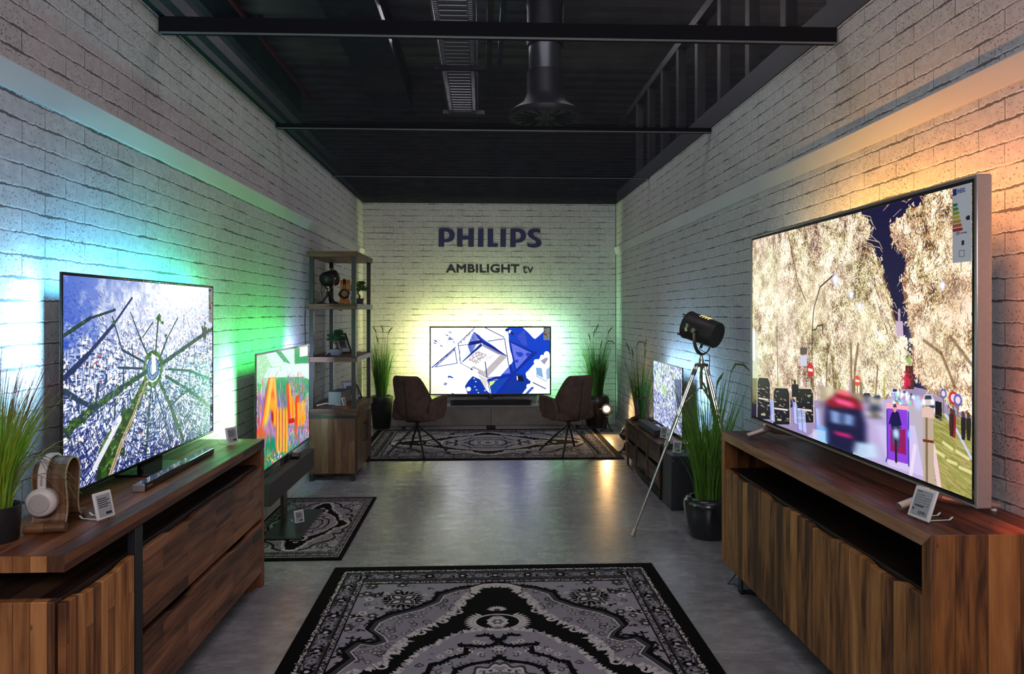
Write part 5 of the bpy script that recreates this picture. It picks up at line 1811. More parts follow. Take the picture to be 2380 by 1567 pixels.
def etagere():
    """tall open shelf on a cupboard"""
    x0, x1, y0, y1 = -1.575, -1.155, 6.65, 7.56
    r = thing('shelf_unit', 'tall open shelf of rough wood and black steel on a cupboard base', 'shelf unit', (x0, y0, 0))
    loc = Vector((x0, y0, 0))
    m_end = wood('shelf_edge', 'X', 'Z', .2, .5, ((.03, .013, .006), (.13, .065, .030), (.24, .14, .07)), .55)
    m_brd = wood('shelf_board', 'Y', 'X', .12, 2.0, T_WALNUT, .45)
    m_pale = mat('whitewashed_edge', (.38, .36, .34), .6, noise=.45, nscale=45)
    cup = wood('cup_end', 'Z', 'X', .060, 1.0, T_DOOR[:1] + ((.095, .045, .020), (.21, .11, .05)), .45, off=(.2, .01))
    cupd = wood('cup_door', 'Z', 'Y', .075, 1.0, ((.015, .007, .004), (.065, .032, .016), (.14, .075, .038)), .45)

    def part(mb, name, m, bevel=.002, par=None):
        return mb.build(name, m, par or r, bevel=bevel, origin=loc, angle=40)
    for za, zb in ((2.054, 2.105), (1.574, 1.623), (1.090, 1.137), (.602, .664)):
        b = part(MB().box(x0 - .02, x1 + .015, y0 - .012, y1 + .012, za, zb), 'shelf_board', m_brd)
        part(MB().box(x0 - .019, x1 + .013, y0 - .0135, y0 - .011, za + .001, zb - .001), 'end_edge', m_end, 0, b)
        if 1.0 < za < 1.9:
            part(MB().box(x1 + .014, x1 + .0165, y0 - .008, y1 + .008, za + .001, zb - .001), 'long_edge', m_pale, 0, b)
        else:
            part(MB().box(x1 + .014, x1 + .0165, y0 - .008, y1 + .008, za + .001, zb - .001), 'long_edge', wood('shelf_long', 'Y', 'Z', .2, .7, ((.03, .016, .01), (.12, .075, .05), (.22, .15, .10)), .55), 0, b)
    p = .038
    for xa in (x0, x1 - p):
        for ya in (y0, y1 - p):
            for za, zb in ((.664, 1.090), (1.137, 1.574), (1.623, 2.054)):
                part(MB().box(xa, xa + p, ya, ya + p, za, zb), 'post', m_black)
            part(MB().box(xa, xa + p, ya, ya + p, 0, .068), 'foot', m_black)
    part(MB().box(x0, x1, y0, y1, .574, .600), 'steel_frame', m_black)
    part(MB().box(x0, x1, y0, y1, .068, .574), 'cupboard', cup)
    ym = (y0 + y1) / 2
    for a, b in ((y0 + .03, ym - .002), (ym + .002, y1 - .03)):
        d = part(MB().box(x1, x1 + .008, a, b, .075, .568), 'door', cupd)
        yh = b - .07 if a < ym - .1 else a + .05
        hb = MB().box(x1 + .008, x1 + .034, yh, yh + .014, .30, .31).box(x1 + .008, x1 + .034, yh, yh + .014, .47, .48).box(x1 + .026, x1 + .034, yh, yh + .014, .30, .48)
        part(hb, 'handle', m_black, .001, d)


etagere()

# ------------------------------------------------------------------ rugs
rug_img = paint_rug()


def rug(label, cx_, cy_, sx, sy, turn=False):
    t = MATS.get('rug%d' % turn)
    if not t:
        n = NT('rug_wool')
        tc = n.n('ShaderNodeTexCoord')
        s_ = n.n('ShaderNodeSeparateXYZ', {0: tc.outputs['Generated']})
        v = n.n('ShaderNodeCombineXYZ', {0: s_.outputs[1 if turn else 0], 1: s_.outputs[0 if turn else 1]})
        im = n.n('ShaderNodeTexImage', {0: v.outputs[0]})
        im.image = rug_img
        c2 = n.n('ShaderNodeMix', data_type='RGBA', blend_type='MULTIPLY')
        c2.inputs[0].default_value = 1
        n.set(c2.inputs[6], im.outputs[0])
        c2.inputs[7].default_value = (.92, .90, .92, 1)
        n.set(n.b.inputs['Base Color'], c2.outputs[2])
        n.b.inputs['Roughness'].default_value = .95
        n.b.inputs['Specular IOR Level'].default_value = .1
        nz = n.n('ShaderNodeTexNoise', {'Vector': tc.outputs['Object'], 'Scale': 420.0, 'Detail': 1.0})
        n.set(n.b.inputs['Normal'], n.n('ShaderNodeBump', {'Height': nz.outputs[0], 'Strength': .4, 'Distance': .002}))
        t = MATS['rug%d' % turn] = n.m
    r = MB().box(-sx / 2, sx / 2, -sy / 2, sy / 2, 0, .010).build('rug', t, bevel=.003, smooth=False)
    r.location = (cx_, cy_, 0)
    return tag(r, label, 'rug', 'black and grey oriental rugs')


rug('large black and grey oriental rug closest to the entrance', .078, 4.385 - 1.435, 1.925, 2.87)
rug('narrow oriental rug under the floor stand of the orange letters television', -1.245, 5.285, .74, 1.51)
rug('oriental rug under the two swivel chairs', .07, 8.50, 2.86, 1.93, True)

# ------------------------------------------------------------------ swivel chairs


def chair(label, loc, rz):
    r = thing('swivel_chair', label, 'chair', loc, rz, 'brown swivel armchairs facing the end wall')
    NU, NV = 17, 12

    def surf(u, v, inner):
        a = abs(u)
        top = .862 - .0 * a - (.26 * max(0, (a - .52) / .48) ** 1.25)
        z = .372 + (top - .372) * v
        h = (z - .37) / .49
        x = .238 * math.sin(u * 1.35) / math.sin(1.35) * (.86 + .16 * h)
        y = -.200 + .175 * a ** 2.4 - .075 * h ** 1.1
        if inner:
            x *= .86
            y += .050
        if v < .12:
            y += (.12 - v) * .35
        return (x, y, z)
    vs, fs = [], []
    for inner in (0, 1):
        for i in range(NU):
            for j in range(NV):
                vs.append(surf(-1 + 2 * i / (NU - 1), j / (NV - 1), inner))
    O = NU * NV
    I = lambda i, j, k=0: k * O + i * NV + j
    for i in range(NU - 1):
        for j in range(NV - 1):
            fs.append((I(i, j), I(i + 1, j), I(i + 1, j + 1), I(i, j + 1)))
            fs.append((I(i, j, 1), I(i, j + 1, 1), I(i + 1, j + 1, 1), I(i + 1, j, 1)))
    for i in range(NU - 1):
        for j in (0, NV - 1):
            fs.append((I(i, j), I(i + 1, j), I(i + 1, j, 1), I(i, j, 1)))
    for j in range(NV - 1):
        for i in (0, NU - 1):
            fs.append((I(i, j), I(i, j + 1), I(i, j + 1, 1), I(i, j, 1)))
    back = MB().add(vs, fs).build('backrest', m_suede, r, sub=1)
    seam = [surf(0, v, 0) for v in np.linspace(.04, .90, 16)]
    MB().tube([(x, y - .003, z) for x, y, z in seam], .0035, 6).build('seam', m_suede_seam, back)
    st = MB().box(-.215, .215, -.165, .245, .365, .465).build('seat', m_suede, r, bevel=.035, seg=4)
    for s_ in (-1, 1):
        pts = [(-.145, .385), (-.02, .366), (.10, .385), (.205, .430), (.225, .470), (.228, .600), (.215, .628), (.05, .618), (-.06, .605), (-.10, .560)]
        a = MB().prism(pts, s_ * .196, s_ * .244, 'yz').build('armrest', m_suede, r, bevel=.018, seg=3)
        a.rotation_euler = (0, R(3) * s_, 0)
        a.location = (-.020 * s_, 0, .011)
    MB().box(-.09, .09, -.09, .09, .345, .366).build('swivel_plate', m_black, r, bevel=.004)
    MB().tube([(0, 0, .27), (0, 0, .35)], .021, 16).build('column', m_black, r)
    for k in range(4):
        a = R(45 + 90 * k)
        d = Vector((math.cos(a), math.sin(a), 0))
        MB().tube([d * .01 + Vector((0, 0, .305)), d * .16 + Vector((0, 0, .168)), d * .325 + Vector((0, 0, .012))], .0115, 12).build('leg', m_black, r)
        MB().lathe([(.013, 0), (.013, .012)], tuple(d * .325), 12).build('glide', m_plastic, r)
    return r


chair('brown suede swivel armchair next to the shelf unit', (-.704, 7.90, .010), R(-27))
chair('brown suede swivel armchair next to the small lit floor lamp', (.954, 7.89, .010), R(27))

# ------------------------------------------------------------------ spotlights


def frame_of(axis):
    a = Vector(axis).normalized()
    h = a.cross(Vector((0, 0, 1))).normalized()     # pivot axis
    return a, h, h.cross(a)


def axis_matrix(axis):
    a, h, u = frame_of(axis)
    return Matrix(((h.x, u.x, a.x), (h.y, u.y, a.y), (h.z, u.z, a.z)))


def tripod_lamp():
    hub = Vector((1.558, 5.06, 0))
    r = thing('tripod_lamp', 'black studio spotlight on a shiny metal tripod beside the huge television', 'lamp', tuple(hub))
    ax = (-.64, .70, .30)
    m = axis_matrix(ax)
    a, h, u = frame_of(ax)
    c = Vector((.012, 0, 1.418))
    hd = MB().lathe([(.001, -.118), (.088, -.118), (.093, -.112), (.097, -.05), (.099, .06), (.100, .118), (.103, .120), (.103, .128), (.094, .128), (.090, .02), (.001, .018)], c, 48, m, cap=False).build('lamp_head', m_lampblack, r, angle=30)
    MB().lathe([(.0905, -.1185), (.0925, -.1165), (.0925, -.1135)], c, 48, m, cap=False).build('rear_rim', m_lampblack, hd)
    MB().lathe([(.001, .060), (.088, .060)], c, 40, m, cap=False).build('lens', mat('lens_glow', (.8, .7, .5), .2, emis=(1, .62, .25), es=3.0), hd)
    wl = mat('warm_vent', (.9, .7, .3), .4, emis=(1.0, .72, .22), es=1.6)
    for i in range(4):
        for j in range(4):
            th = (i - 1.5) * .17 + .05
            s_ = -.030 + j * .022
            d = (u * math.cos(th) + h * math.sin(-th))
            p = c + a * s_ + d * .0995
            mm = axis_matrix(d)
            MB().lathe([(.0042, -.002), (.0042, .0012)], p, 10, mm).build('vent_hole', wl, hd)
    # clips and plates round the front rim
    for k in range(4):
        th = R(45 + 90 * k)
        d = h * math.cos(th) + u * math.sin(th)
        p = c + d * .104 + a * .112
        MB().tube([p, p + a * .035], .006, 8).build('barn_clip', m_chrome, hd)
    for th in (R(188), R(172)):
        d = h * math.cos(th) + u * math.sin(th)
        mm = axis_matrix(d)
        MB().box(-.010, .010, -.014, .014, -.002, .003).build('hinge_plate', m_chrome, hd).matrix_local = Matrix.Translation(c + d * .1005 + a * .075) @ mm.to_4x4()
    # yoke
    pts = []
    for k in range(17):
        t_ = math.pi * k / 16
        pts.append(c + h * (.117 * math.cos(t_)) + Vector((0, 0, -.055 - .115 * math.sin(t_))))
    pts = [c + h * .117] + pts + [c - h * .117]
    MB().tube(pts, .0125, 10, flat=(1.0, .45)).build('yoke', m_bronze, r)
    for s_ in (-1, 1):
        p = c + h * s_ * .10
        MB().tube([p, p + h * s_ * .032], .016, 14).build('pivot_knob', m_chrome, r)
        MB().lathe([(.019, 0), (.021, .006), (.016, .012)], p + h * s_ * .026, 8, axis_matrix(h * s_)).build('wing_knob', m_bronze, r)
    MB().tube([(0, 0, 1.175), (0, 0, 1.21), (0, 0, 1.232), (0, 0, 1.252)], [.021, .017, .010, .012], 16).build('stem', m_chrome, r)
    MB().lathe([(.030, 1.158), (.048, 1.162), (.048, 1.180), (.028, 1.184)], n=24).build('tripod_hub', m_bronze, r)
    MB().tube([(0, 0, 1.0), (0, 0, 1.165)], .009, 10).build('centre_post', m_chrome, r)
    feet = [(-.515, -.118), (.235, -.315), (.262, .10)]
    for fx, fy in feet:
        f_ = Vector((fx, fy, 0))
        d = Vector((fx, fy, 0)).normalized()
        t0 = d * .040 + Vector((0, 0, 1.165))
        e = f_ + Vector((0, 0, .01))
        sd = Vector((-d.y, d.x, 0)) * .011
        leg = MB()
        k1 = t0.lerp(e, .46)
        leg.tube([t0 + sd, k1 + sd], .0085, 10).tube([t0 - sd, k1 - sd], .0085, 10)
        lg = leg.build('leg', m_chrome, r)
        MB().tube([t0.lerp(e, .30), t0.lerp(e, .97)], .0085, 10).build('lower_tube', mat('dull_steel', (.30, .30, .33), .3, .9), lg)
        for t_ in (.02, .45):
            p = t0.lerp(e, t_)
            q = t0.lerp(e, t_ + .035)
            MB().tube([p, q], .023, 12, flat=(1, .7)).build('collar', m_chrome, lg)
        p = t0.lerp(e, .46)
        MB().tube([p - sd * 2.2, p + sd * 2.6], .005, 8).build('clamp_screw', m_chrome, lg)
        MB().tube([t0.lerp(e, .965), e - Vector((0, 0, .008))], [.012, .015], 10).build('foot', m_chrome, lg)
        MB().tube([(0, 0, 1.02), tuple(t0.lerp(e, .24))], .0045, 8).build('spreader', m_chrome, lg)
    MB().tube([c - u * .10 - a * .02, c - u * .125 - a * .02], .010, 10).build('cable_gland', m_plastic, r)
    MB().tube([c - u * .12 - a * .02, c - u * .14 + h * .02, Vector((.06, 0, 1.24)), Vector((.062, .01, 1.17)), Vector((.05, .02, 1.0))], .0028, 8).build('cable', m_plastic, r)
    MB().tube([(.02, -.01, 1.205), (.05, -.02, 1.203)], .004, 8).build('lock_lever', m_plastic, r)
    return r


tripod_lamp()


def small_spot(name, label, loc, rz, axis, s=1.0, lit=None, dome=True, height=.25):
    """little cast spotlight: drum head in a yoke on a three-footed stand"""
    r = thing(name, label, 'lamp', loc, rz)
    m = axis_matrix(axis)
    a, h, u = frame_of(axis)
    c = Vector((0, 0, height))
    k = s
    prof = [(.001, -.085), (.030, -.080), (.052, -.064), (.062, -.042), (.066, -.018)] if dome else [(.001, -.06), (.045, -.058), (.056, -.045), (.058, -.018)]
    prof += [(.067, 0), (.070, .006), (.067, .012), (.067, .050), (.072, .056), (.072, .064), (.064, .064), (.060, .02), (.001, .018)]
    hd = MB().lathe([(x * k, z * k) for x, z in prof], c, 36, m, cap=False).build('lamp_head', m_lampblack if not lit or dome else m_bronze, r, angle=30)
    if lit:
        MB().lathe([(.001, .066 * k), (.022 * k, .064 * k), (.044 * k, .052 * k)], c, 32, m, cap=False).build('glowing_lens', mat('lens_' + name, (.9, .8, .6), .3, emis=lit[0], es=lit[1]), hd)
    if dome:
        for th, dz in ((.5, -.070), (2.4, -.066), (4.2, -.062)):
            d = h * math.cos(th) + u * math.sin(th)
            p = c + (a * dz + d * .036 * (dz / -.066)) * k
            dd = (a * -1.6 + d).normalized()
            MB().lathe([(.004, -.003), (.004, .0025)], p, 8, axis_matrix(dd)).build('vent_hole', mat('pin_glow', (.9, .8, .5), .3, emis=(1, .82, .50), es=8), hd)
    th0 = .078 * k
    pts = [c + h * th0]
    for q in range(13):
        t_ = math.pi * q / 12
        pts.append(c + h * (th0 * math.cos(t_)) + Vector((0, 0, -.02 * k - .075 * k * math.sin(t_))))
    pts.append(c - h * th0)
    MB().tube(pts, .008 * k, 8, flat=(1, .5)).build('yoke', m_chrome, r)
    for s_ in (-1, 1):
        p = c + h * s_ * .066 * k
        MB().tube([p, p + h * s_ * .024 * k], .010 * k, 12).build('pivot_knob', m_chrome, r)
    zb = height - .098 * k
    MB().tube([(0, 0, zb - .02), (0, 0, zb + .005)], .012 * k, 12).build('stem', m_chrome, r)
    for q in range(3):
        t_ = R(90 + 120 * q)
        d = Vector((math.cos(t_), math.sin(t_), 0))
        z0_ = zb - .012
        MB().tube([d * .006 + Vector((0, 0, z0_)), d * .022 * k + Vector((0, 0, z0_ * .55)), d * .062 * k + Vector((0, 0, .018)), d * .105 * k + Vector((0, 0, .006))], [.012 * k, .011 * k, .010 * k, .009 * k], 8).build('foot', m_lampblack, r)
    MB().lathe([(.078 * k, .0), (.086 * k, .0), (.086 * k, .008), (.078 * k, .008), (.078 * k, .0)], n=32, cap=False).build('base_ring', m_lampblack, r)
    MB().tube([c + u * .062 * k + a * .02, c + u * .088 * k + a * .03, c + u * .088 * k + a * .05, c + u * .066 * k + a * .055], .0045 * k, 8).build('carry_loop', m_chrome, r)
    return r


sp1 = small_spot('shelf_spotlight', 'dark green domed spotlight on the second highest board of the shelf', (-1.470, 7.0, 1.624), 0, (.66, .70, .16), 1.08, None, True, .245)
pl = bpy.data.lights.new('warm_bulb', 'SPOT')
pl.energy = 2.2
pl.color = (1.0, .55, .16)
pl.spot_size = R(120)
pl.spot_blend = .6
pl.shadow_soft_size = .02
po = bpy.data.objects.new('warm_bulb', pl)
C.objects.link(po)
po.parent = sp1
po.location = (.052, .055, .256)
po.rotation_euler = Vector((1, .25, -.55)).to_track_quat('-Z', 'Y').to_euler()
MB().tube([(-.05, -.05, .22), (-.08, .02, .12), (-.085, .16, .03), (-.07, .22, .006)], .003, 6).build('cable', m_plastic, sp1)
sp2 = small_spot('floor_spotlight', 'small lit metal spotlight on the floor by the end wall, warm lens facing out', (1.62, 9.33, 0), 0, (-.10, -1, .10), .95, ((1.0, .80, .42), 6.0), False, .285)
pl = bpy.data.lights.new('warm_bulb', 'SPOT')
pl.energy = 26
pl.color = (1.0, .55, .20)
pl.spot_size = R(120)
pl.spot_blend = .6
pl.shadow_soft_size = .04
po = bpy.data.objects.new('warm_bulb', pl)
C.objects.link(po)
po.parent = sp2
po.location = (-.01, -.085, .295)
po.rotation_euler = Vector((-.12, -1, -.10)).to_track_quat('-Z', 'Y').to_euler()
sp3 = small_spot('floor_spotlight', 'pale metal spotlight on the floor behind the drawer unit, aimed at the wall', (1.585, 7.90, 0), 0, (.75, .30, .62), .95, ((1.0, .75, .40), 6.0), False, .20)
pl = bpy.data.lights.new('warm_bulb', 'SPOT')
pl.energy = 9
pl.color = (1.0, .50, .18)
pl.spot_size = R(50)
pl.spot_blend = .7
pl.shadow_soft_size = .03
po = bpy.data.objects.new('warm_bulb', pl)
C.objects.link(po)
po.parent = sp3
po.location = (.06, .03, .26)
po.rotation_euler = Vector((.5, .12, .85)).to_track_quat('-Z', 'Y').to_euler()

# ------------------------------------------------------------------ headphones and their stands


def stand_path():
    p = [(-.088, .020), (-.070, .022), (-.055, .032), (-.047, .052), (-.045, .080), (-.050, .115), (-.058, .150)]
    for k in range(13):
        t_ = math.pi * (1 - k / 12.)
        p.append((.061 * math.cos(t_), .172 + .058 * math.sin(t_)))
    return p + [(-a, b) for a, b in reversed(p[:7])]


m_ply = wood('ply', 'Z', 'X', .5, 2.0, ((.05, .022, .010), (.20, .095, .045), (.36, .19, .10)), .4, gs=1.6)
m_dowel = wood('dowel', 'X', 'Y', .5, 2.0, ((.05, .022, .008), (.19, .085, .028), (.30, .15, .055)), .4)
m_plyedge = mat('ply_edge', (.42, .30, .18), .55, noise=.2, nscale=60)
m_ply_dark = wood('plydark', 'Z', 'X', .5, 2.0, ((.03, .013, .008), (.11, .050, .028), (.19, .09, .05)), .4, gs=1.6)
m_ply_lamplit = mat('lamplit_wood', (.30, .11, .025), .4, noise=.2, nscale=20, emis=(1, .42, .04), es=.03)  # amber lamplight put into the wood's colour, plus a faint glow


def hp_stand(label, loc, rz, mw, me_, md, w=.098):
    r = thing('headphone_stand', label, 'headphone stand', loc, rz)
    a = MB().strip(stand_path(), w, .0075).build('bent_plywood', mw, r, angle=50, weld=True)
    for s_ in (-1, 1):
        MB().strip(stand_path(), .0022, .0078, c=s_ * (w / 2 + .0008)).build('ply_edge', me_, a, angle=50)
        MB().tube([(-w * .62, s_ * .088, .0175), (w * .62, s_ * .088, .0175)], .0165, 20).build('foot_bar', md, r)
    return r


def headphones(label, loc, rz, mc, mp, md):
    r = thing('headphones', label, 'headphones', loc, rz)
    path = [(-.074, .135), (-.074, .165)]
    for k in range(15):
        t_ = math.pi * (1 - k / 14.)
        path.append((.073 * math.cos(t_), .176 + .064 * math.sin(t_)))
    path += [(.074, .165), (.074, .135)]
    MB().strip(path, .026, .010).build('headband', mc, r, bevel=.003, angle=60, weld=True)
    for s_ in (-1, 1):
        m = Matrix.Rotation(R(90) * (1 if s_ < 0 else -1), 3, 'X')
        cc = (0, s_ * .066, .098)
        cup = MB().lathe([(.001, .030), (.030, .0295), (.040, .026), (.046, .018), (.047, .008), (.044, .003)], cc, 36, m, cap=False).build('ear_cup', mc, r, angle=60)
        MB().lathe([(.001, .0312), (.029, .0310), (.0315, .0292)], cc, 32, m, cap=False).build('cup_plate', mp, cup)
        MB().lathe([(.044, .003), (.046, -.006), (.040, -.013), (.024, -.014)], cc, 32, m, cap=False).build('ear_pad', md, cup)
        MB().prism([(-.012, .118), (.012, .118), (.010, .150), (-.010, .150)], s_ * .070, s_ * .080, 'xz').build('slider', mc, cup, bevel=.002)
    return r


m_hpw = mat('warm_white_plastic', (.62, .57, .53), .42)
m_hpp = mat('pearl_plate', (.52, .47, .43), .35, .3)
m_hpd = mat('pad_grey', (.36, .34, .33), .8)
hp_stand('light walnut headphone stand on the sideboard holding pale headphones', (-1.432, 2.492, .8295), R(9), m_ply, m_plyedge, m_dowel)
hp = headphones('pale cream headphones hanging over a walnut stand beside the tall grass', (-1.448, 2.490, .8295), R(9), m_hpw, m_hpp, m_hpd)
t_ = text_mesh('lettering', 'PHILIPS', mat('hp_ink', (.12, .10, .10), .5), hp, .030, .0055, Matrix.Translation((-.002, -.0805, .152)) @ Matrix.Rotation(R(90), 4, 'Y') @ Matrix.Translation((-.030, 0, 0)), depth=.0005)
hp_stand('empty dark walnut headphone stand on the drawer unit', (1.600, 7.13, .4665), R(60), m_ply_dark, m_ply_dark, m_ply_dark)
hp_stand('headphone stand tinted with amber lamplight on the shelf beside the domed spotlight', (-1.318, 7.01, 1.6235), R(14), m_ply_lamplit, m_ply_lamplit, m_ply_lamplit, .085)
m_hb = mat('bronze_black', (.055, .038, .022), .32, .5)
headphones('bronze black headphones on the lamplight tinted stand in the tall shelf', (-1.328, 7.01, 1.6235), R(14), m_hb, m_hb, m_plastic)

# ------------------------------------------------------------------ price displays


def price_tag(label, loc, rz, lines=1, w=.072, h=.092, tilt=14, detail=False, prong=.085):
    """local: faces -y, stands on z=0"""
    r = thing('price_display', label, 'price tag', loc, rz)
    T = Matrix.Translation((0, 0, .0035)) @ Matrix.Rotation(R(-tilt), 4, 'X')
    f_ = MB().box(-w / 2, w / 2, 0, .008, .002, h).build('frame', m_tagwhite, r, bevel=.0025)
    f_.matrix_local = T
    s_ = MB().box(-w * .38, w * .38, -.0008, .001, h * .10, h * .90).build('display', m_grey_ink, f_, smooth=False)
    for k in range(5):
        z = h * (.74 - .075 * k)
        if detail:
            text_mesh('small_print', 'ultra hd smart tv ambient light', m_ink, s_, w * .70 if k else w * .4, h * .024, Matrix.Translation((-w * .35, -.0008, z)))
        else:
            MB().box(-w * .33, w * (.30 if k % 2 else .18), -.0012, -.0007, z, z + h * .03).build('print_line', m_ink, s_, smooth=False)
    if detail:
        text_mesh('brand_print', 'PHILIPS', m_ink, s_, w * .24, h * .040, Matrix.Translation((-w * .35, -.0008, h * .83)), bold=.01)
        text_mesh('price', '3299.-', m_ink, s_, w * .42, h * .105, Matrix.Translation((-w * .06, -.0008, h * .16)), bold=.015)
        MB().box(-w * .28, w * .12, -.0012, -.0007, h * .385, h * .425).build('print_bar', m_ink, s_, smooth=False)
        MB().box(-w * .35, -w * .26, -.0012, -.0007, h * .25, h * .33).build('pictogram', mat('soft_ink', (.08, .08, .1), .6), s_, smooth=False)
    else:
        MB().box(w * .0, w * .32, -.0012, -.0007, h * .16, h * .25).build('price', m_ink, s_, smooth=False)
    MB().box(-w * .30, w * .30, .008, .013, .008, h * .35).build('clip', m_tagwhite, f_, bevel=.002)
    for sx in (-.28, .28):
        MB().tube([(w * sx, .010, .004), (w * sx, prong, .003), (w * sx, prong + .012, .012)], .0028, 8, flat=(1.4, .6)).build('prong', mat('clear_prong', (.62, .70, .66), .15, emis=None), r)
    return r


price_tag('white price display reading 3299 in front of the huge silver television', (1.450, 2.345, .8555), R(-82), w=.096, h=.108, tilt=20, detail=True, prong=.10)
price_tag('white price display beside the walnut headphone stand', (-1.298, 2.555, .8295), R(72), w=.075, h=.095, tilt=14)
price_tag('white price display on the far corner of the drawered sideboard', (-1.352, 3.985, .8295), R(62), w=.075, h=.090, tilt=12)
price_tag('white price display on the floor stand plate over the small rug', (-1.310, 5.255, .0245), R(40), w=.072, h=.090, tilt=14)
price_tag('white price display beside the grey cube speaker in the shelf', (-1.285, 6.84, .6645), R(74), w=.060, h=.078, tilt=14)
price_tag('white price display on the shelf next to the bronze black headphones', (-1.222, 6.89, 1.6235), R(60), w=.06, h=.085, tilt=14)
price_tag('white price display next to the grey soundbar on the drawer unit', (1.545, 6.10, .4665), R(-55), w=.075, h=.10, tilt=16)
price_tag('white price display on top of the black subwoofer', (1.545, 5.665, .4255), R(-35), w=.070, h=.095, tilt=14)
price_tag('tiny price display on the pale media board behind the chair', (.745, 9.50, .3255), R(0), w=.05, h=.06, tilt=10, prong=.04)

# ------------------------------------------------------------------ small electronics
s = thing('slim_soundbar', 'slim black soundbar lying on the sideboard in front of the city picture television', 'soundbar', (-1.378, 3.335, .8295), R(1))
MB().box(-.024, .024, -.39, .39, 0, .030).build('body', m_gloss_black, s, bevel=.004)
MB().box(-.023, .023, -.396, -.390, .001, .029).build('end_cap', m_silver, s, bevel=.001)
text_mesh('brand_print', 'PHILIPS', m_silver, s, .045, .007, Matrix.Translation((.0245, -.37, .012)) @ Matrix.Rotation(R(90), 4, 'Z'), depth=.0004)
s = thing('cube_speaker', 'grey cloth covered box speaker on the lowest open board of the shelf', 'speaker', (-1.375, 7.04, .6645), R(-6))
MB().box(-.065, .065, -.15, .15, 0, .128).build('body', mat('speaker_side', (.10, .10, .11), .6), s, bevel=.004)
MB().box(-.062, .062, -.153, -.149, .003, .125).build('front_cloth', mat('pale_cloth', (.17, .20, .17), .85, noise=.15, nscale=300), s, bevel=.003)
s = thing('sensor_puck', 'small glass domed puck stuck under the spotlight board of the shelf', 'sensor', (-1.335, 6.88, 1.560))
MB().lathe([(.001, 0), (.016, .002), (.026, .010), (.028, .014)], n=24, cap=False).build('dome', m_gloss_black, s)
MB().lathe([(.030, .009), (.030, .014)], n=24).build('ring', m_silver, s)


def white_cable(label, pts, r_=.004):
    return tag(MB().tube(pts, r_, 8).build('cable', mat('white_cable', (.70, .72, .72), .4)), label, 'cable')


white_cable('short white cable lying on the lowest open shelf board', [(-1.555, 6.86, .669), (-1.52, 6.90, .672), (-1.49, 6.95, .676), (-1.455, 6.97, .672)], .005)
white_cable('looped white cable behind the bonsai on the middle shelf board', [(-1.50, 7.00, 1.142), (-1.485, 7.03, 1.160), (-1.46, 7.05, 1.163), (-1.44, 7.04, 1.150), (-1.41, 7.02, 1.143), (-1.46, 7.08, 1.143)], .005)
white_cable('white cable on the floor below the tall shelf', [(-1.60, 6.78, .006), (-1.55, 6.80, .030), (-1.45, 6.85, .012), (-1.40, 6.95, .006)], .004)
tag(MB().tube([(-1.603, 6.628, 1.565), (-1.606, 6.62, 1.45), (-1.602, 6.625, 1.30), (-1.606, 6.628, 1.145)], .0045, 6).build('cable', m_plastic), 'black cable running down the post of the tall shelf', 'cable')


def picture_frame(label, loc, rz, w, h, tilt, fm, pm):
    r = thing('picture_frame', label, 'picture frame', loc, rz)
    T = Matrix.Translation((0, 0, .006)) @ Matrix.Rotation(R(-tilt), 4, 'X')
    b = .018
    mb = MB()
    O = [(-w / 2, .002), (w / 2, .002), (w / 2, h), (-w / 2, h)]
    I = [(-w / 2 + b, b), (w / 2 - b, b), (w / 2 - b, h - b), (-w / 2 + b, h - b)]
    for k in range(4):
        mb.prism([O[k], O[(k + 1) % 4], I[(k + 1) % 4], I[k]], 0, .012)
    f_ = mb.build('frame', fm, r, bevel=.002)
    f_.matrix_local = T
    MB().box(-w / 2 + b * .8, w / 2 - b * .8, .006, .011, b * .8, h - b * .8).build('mount', mat('mount_board', (.42, .44, .42), .6), f_)
    MB().box(-w * .24, w * .24, .0045, .0065, h * .27, h * .73).build('photo', pm, f_, smooth=False)
    hh = h * math.cos(R(tilt))
    MB().tube([(0, .012 + math.sin(R(tilt)) * h * .7, hh * .7), (0, .012 + math.sin(R(tilt)) * h * .7 + .06, .004)], .005, 6, flat=(2, .5)).build('strut', m_plastic, r)
    return r


m_photo = mat('grey_photo', (.10, .10, .11), .3, noise=.6, nscale=14)
picture_frame('silver edged picture frame leaning on the lowest open shelf board', (-1.30, 7.27, .6645), R(38), .15, .20, 22, m_silver, m_photo)
picture_frame('black picture frame leaning behind the bonsai in the shelf', (-1.33, 7.12, 1.1375), R(52), .17, .22, 26, m_plastic, m_photo)
picture_frame('dark picture frame leaning at the back of the lowest open shelf board', (-1.245, 7.36, .6645), R(60), .13, .16, 28, m_plastic, m_photo)

# ------------------------------------------------------------------ plants


def leaf_mat(name, stops, rough=.55, by_height=None):
    if name in MATS:
        return MATS[name]
    t = NT(name)
    g = t.n('ShaderNodeNewGeometry')
    col = t.ramp(g.outputs['Random Per Island'], stops)
    if by_height:
        tc = t.n('ShaderNodeTexCoord')
        sp_ = t.n('ShaderNodeSeparateXYZ', {0: tc.outputs['Object']})
        z = t.math('ADD', sp_.outputs[2], t.math('MULTIPLY', g.outputs['Random Per Island'], .10))
        f_ = t.n('ShaderNodeMapRange', {0: z, 1: by_height[0], 2: by_height[1]}).outputs[0]
        col = t.mix(f_, col, by_height[2])
    t.set(t.b.inputs['Base Color'], col)
    t.b.inputs['Roughness'].default_value = rough
    t.b.inputs['Subsurface Weight'].default_value = 0.0
    tl = t.n('ShaderNodeBsdfTranslucent')
    t.set(tl.inputs[0], col)
    mx_ = t.n('ShaderNodeMixShader', {0: .38, 1: t.b.outputs[0], 2: tl.outputs[0]})
    t.t.links.new(mx_.outputs[0], t.t.nodes['Material Output'].inputs[0])
    MATS[name] = t.m
    return t.m


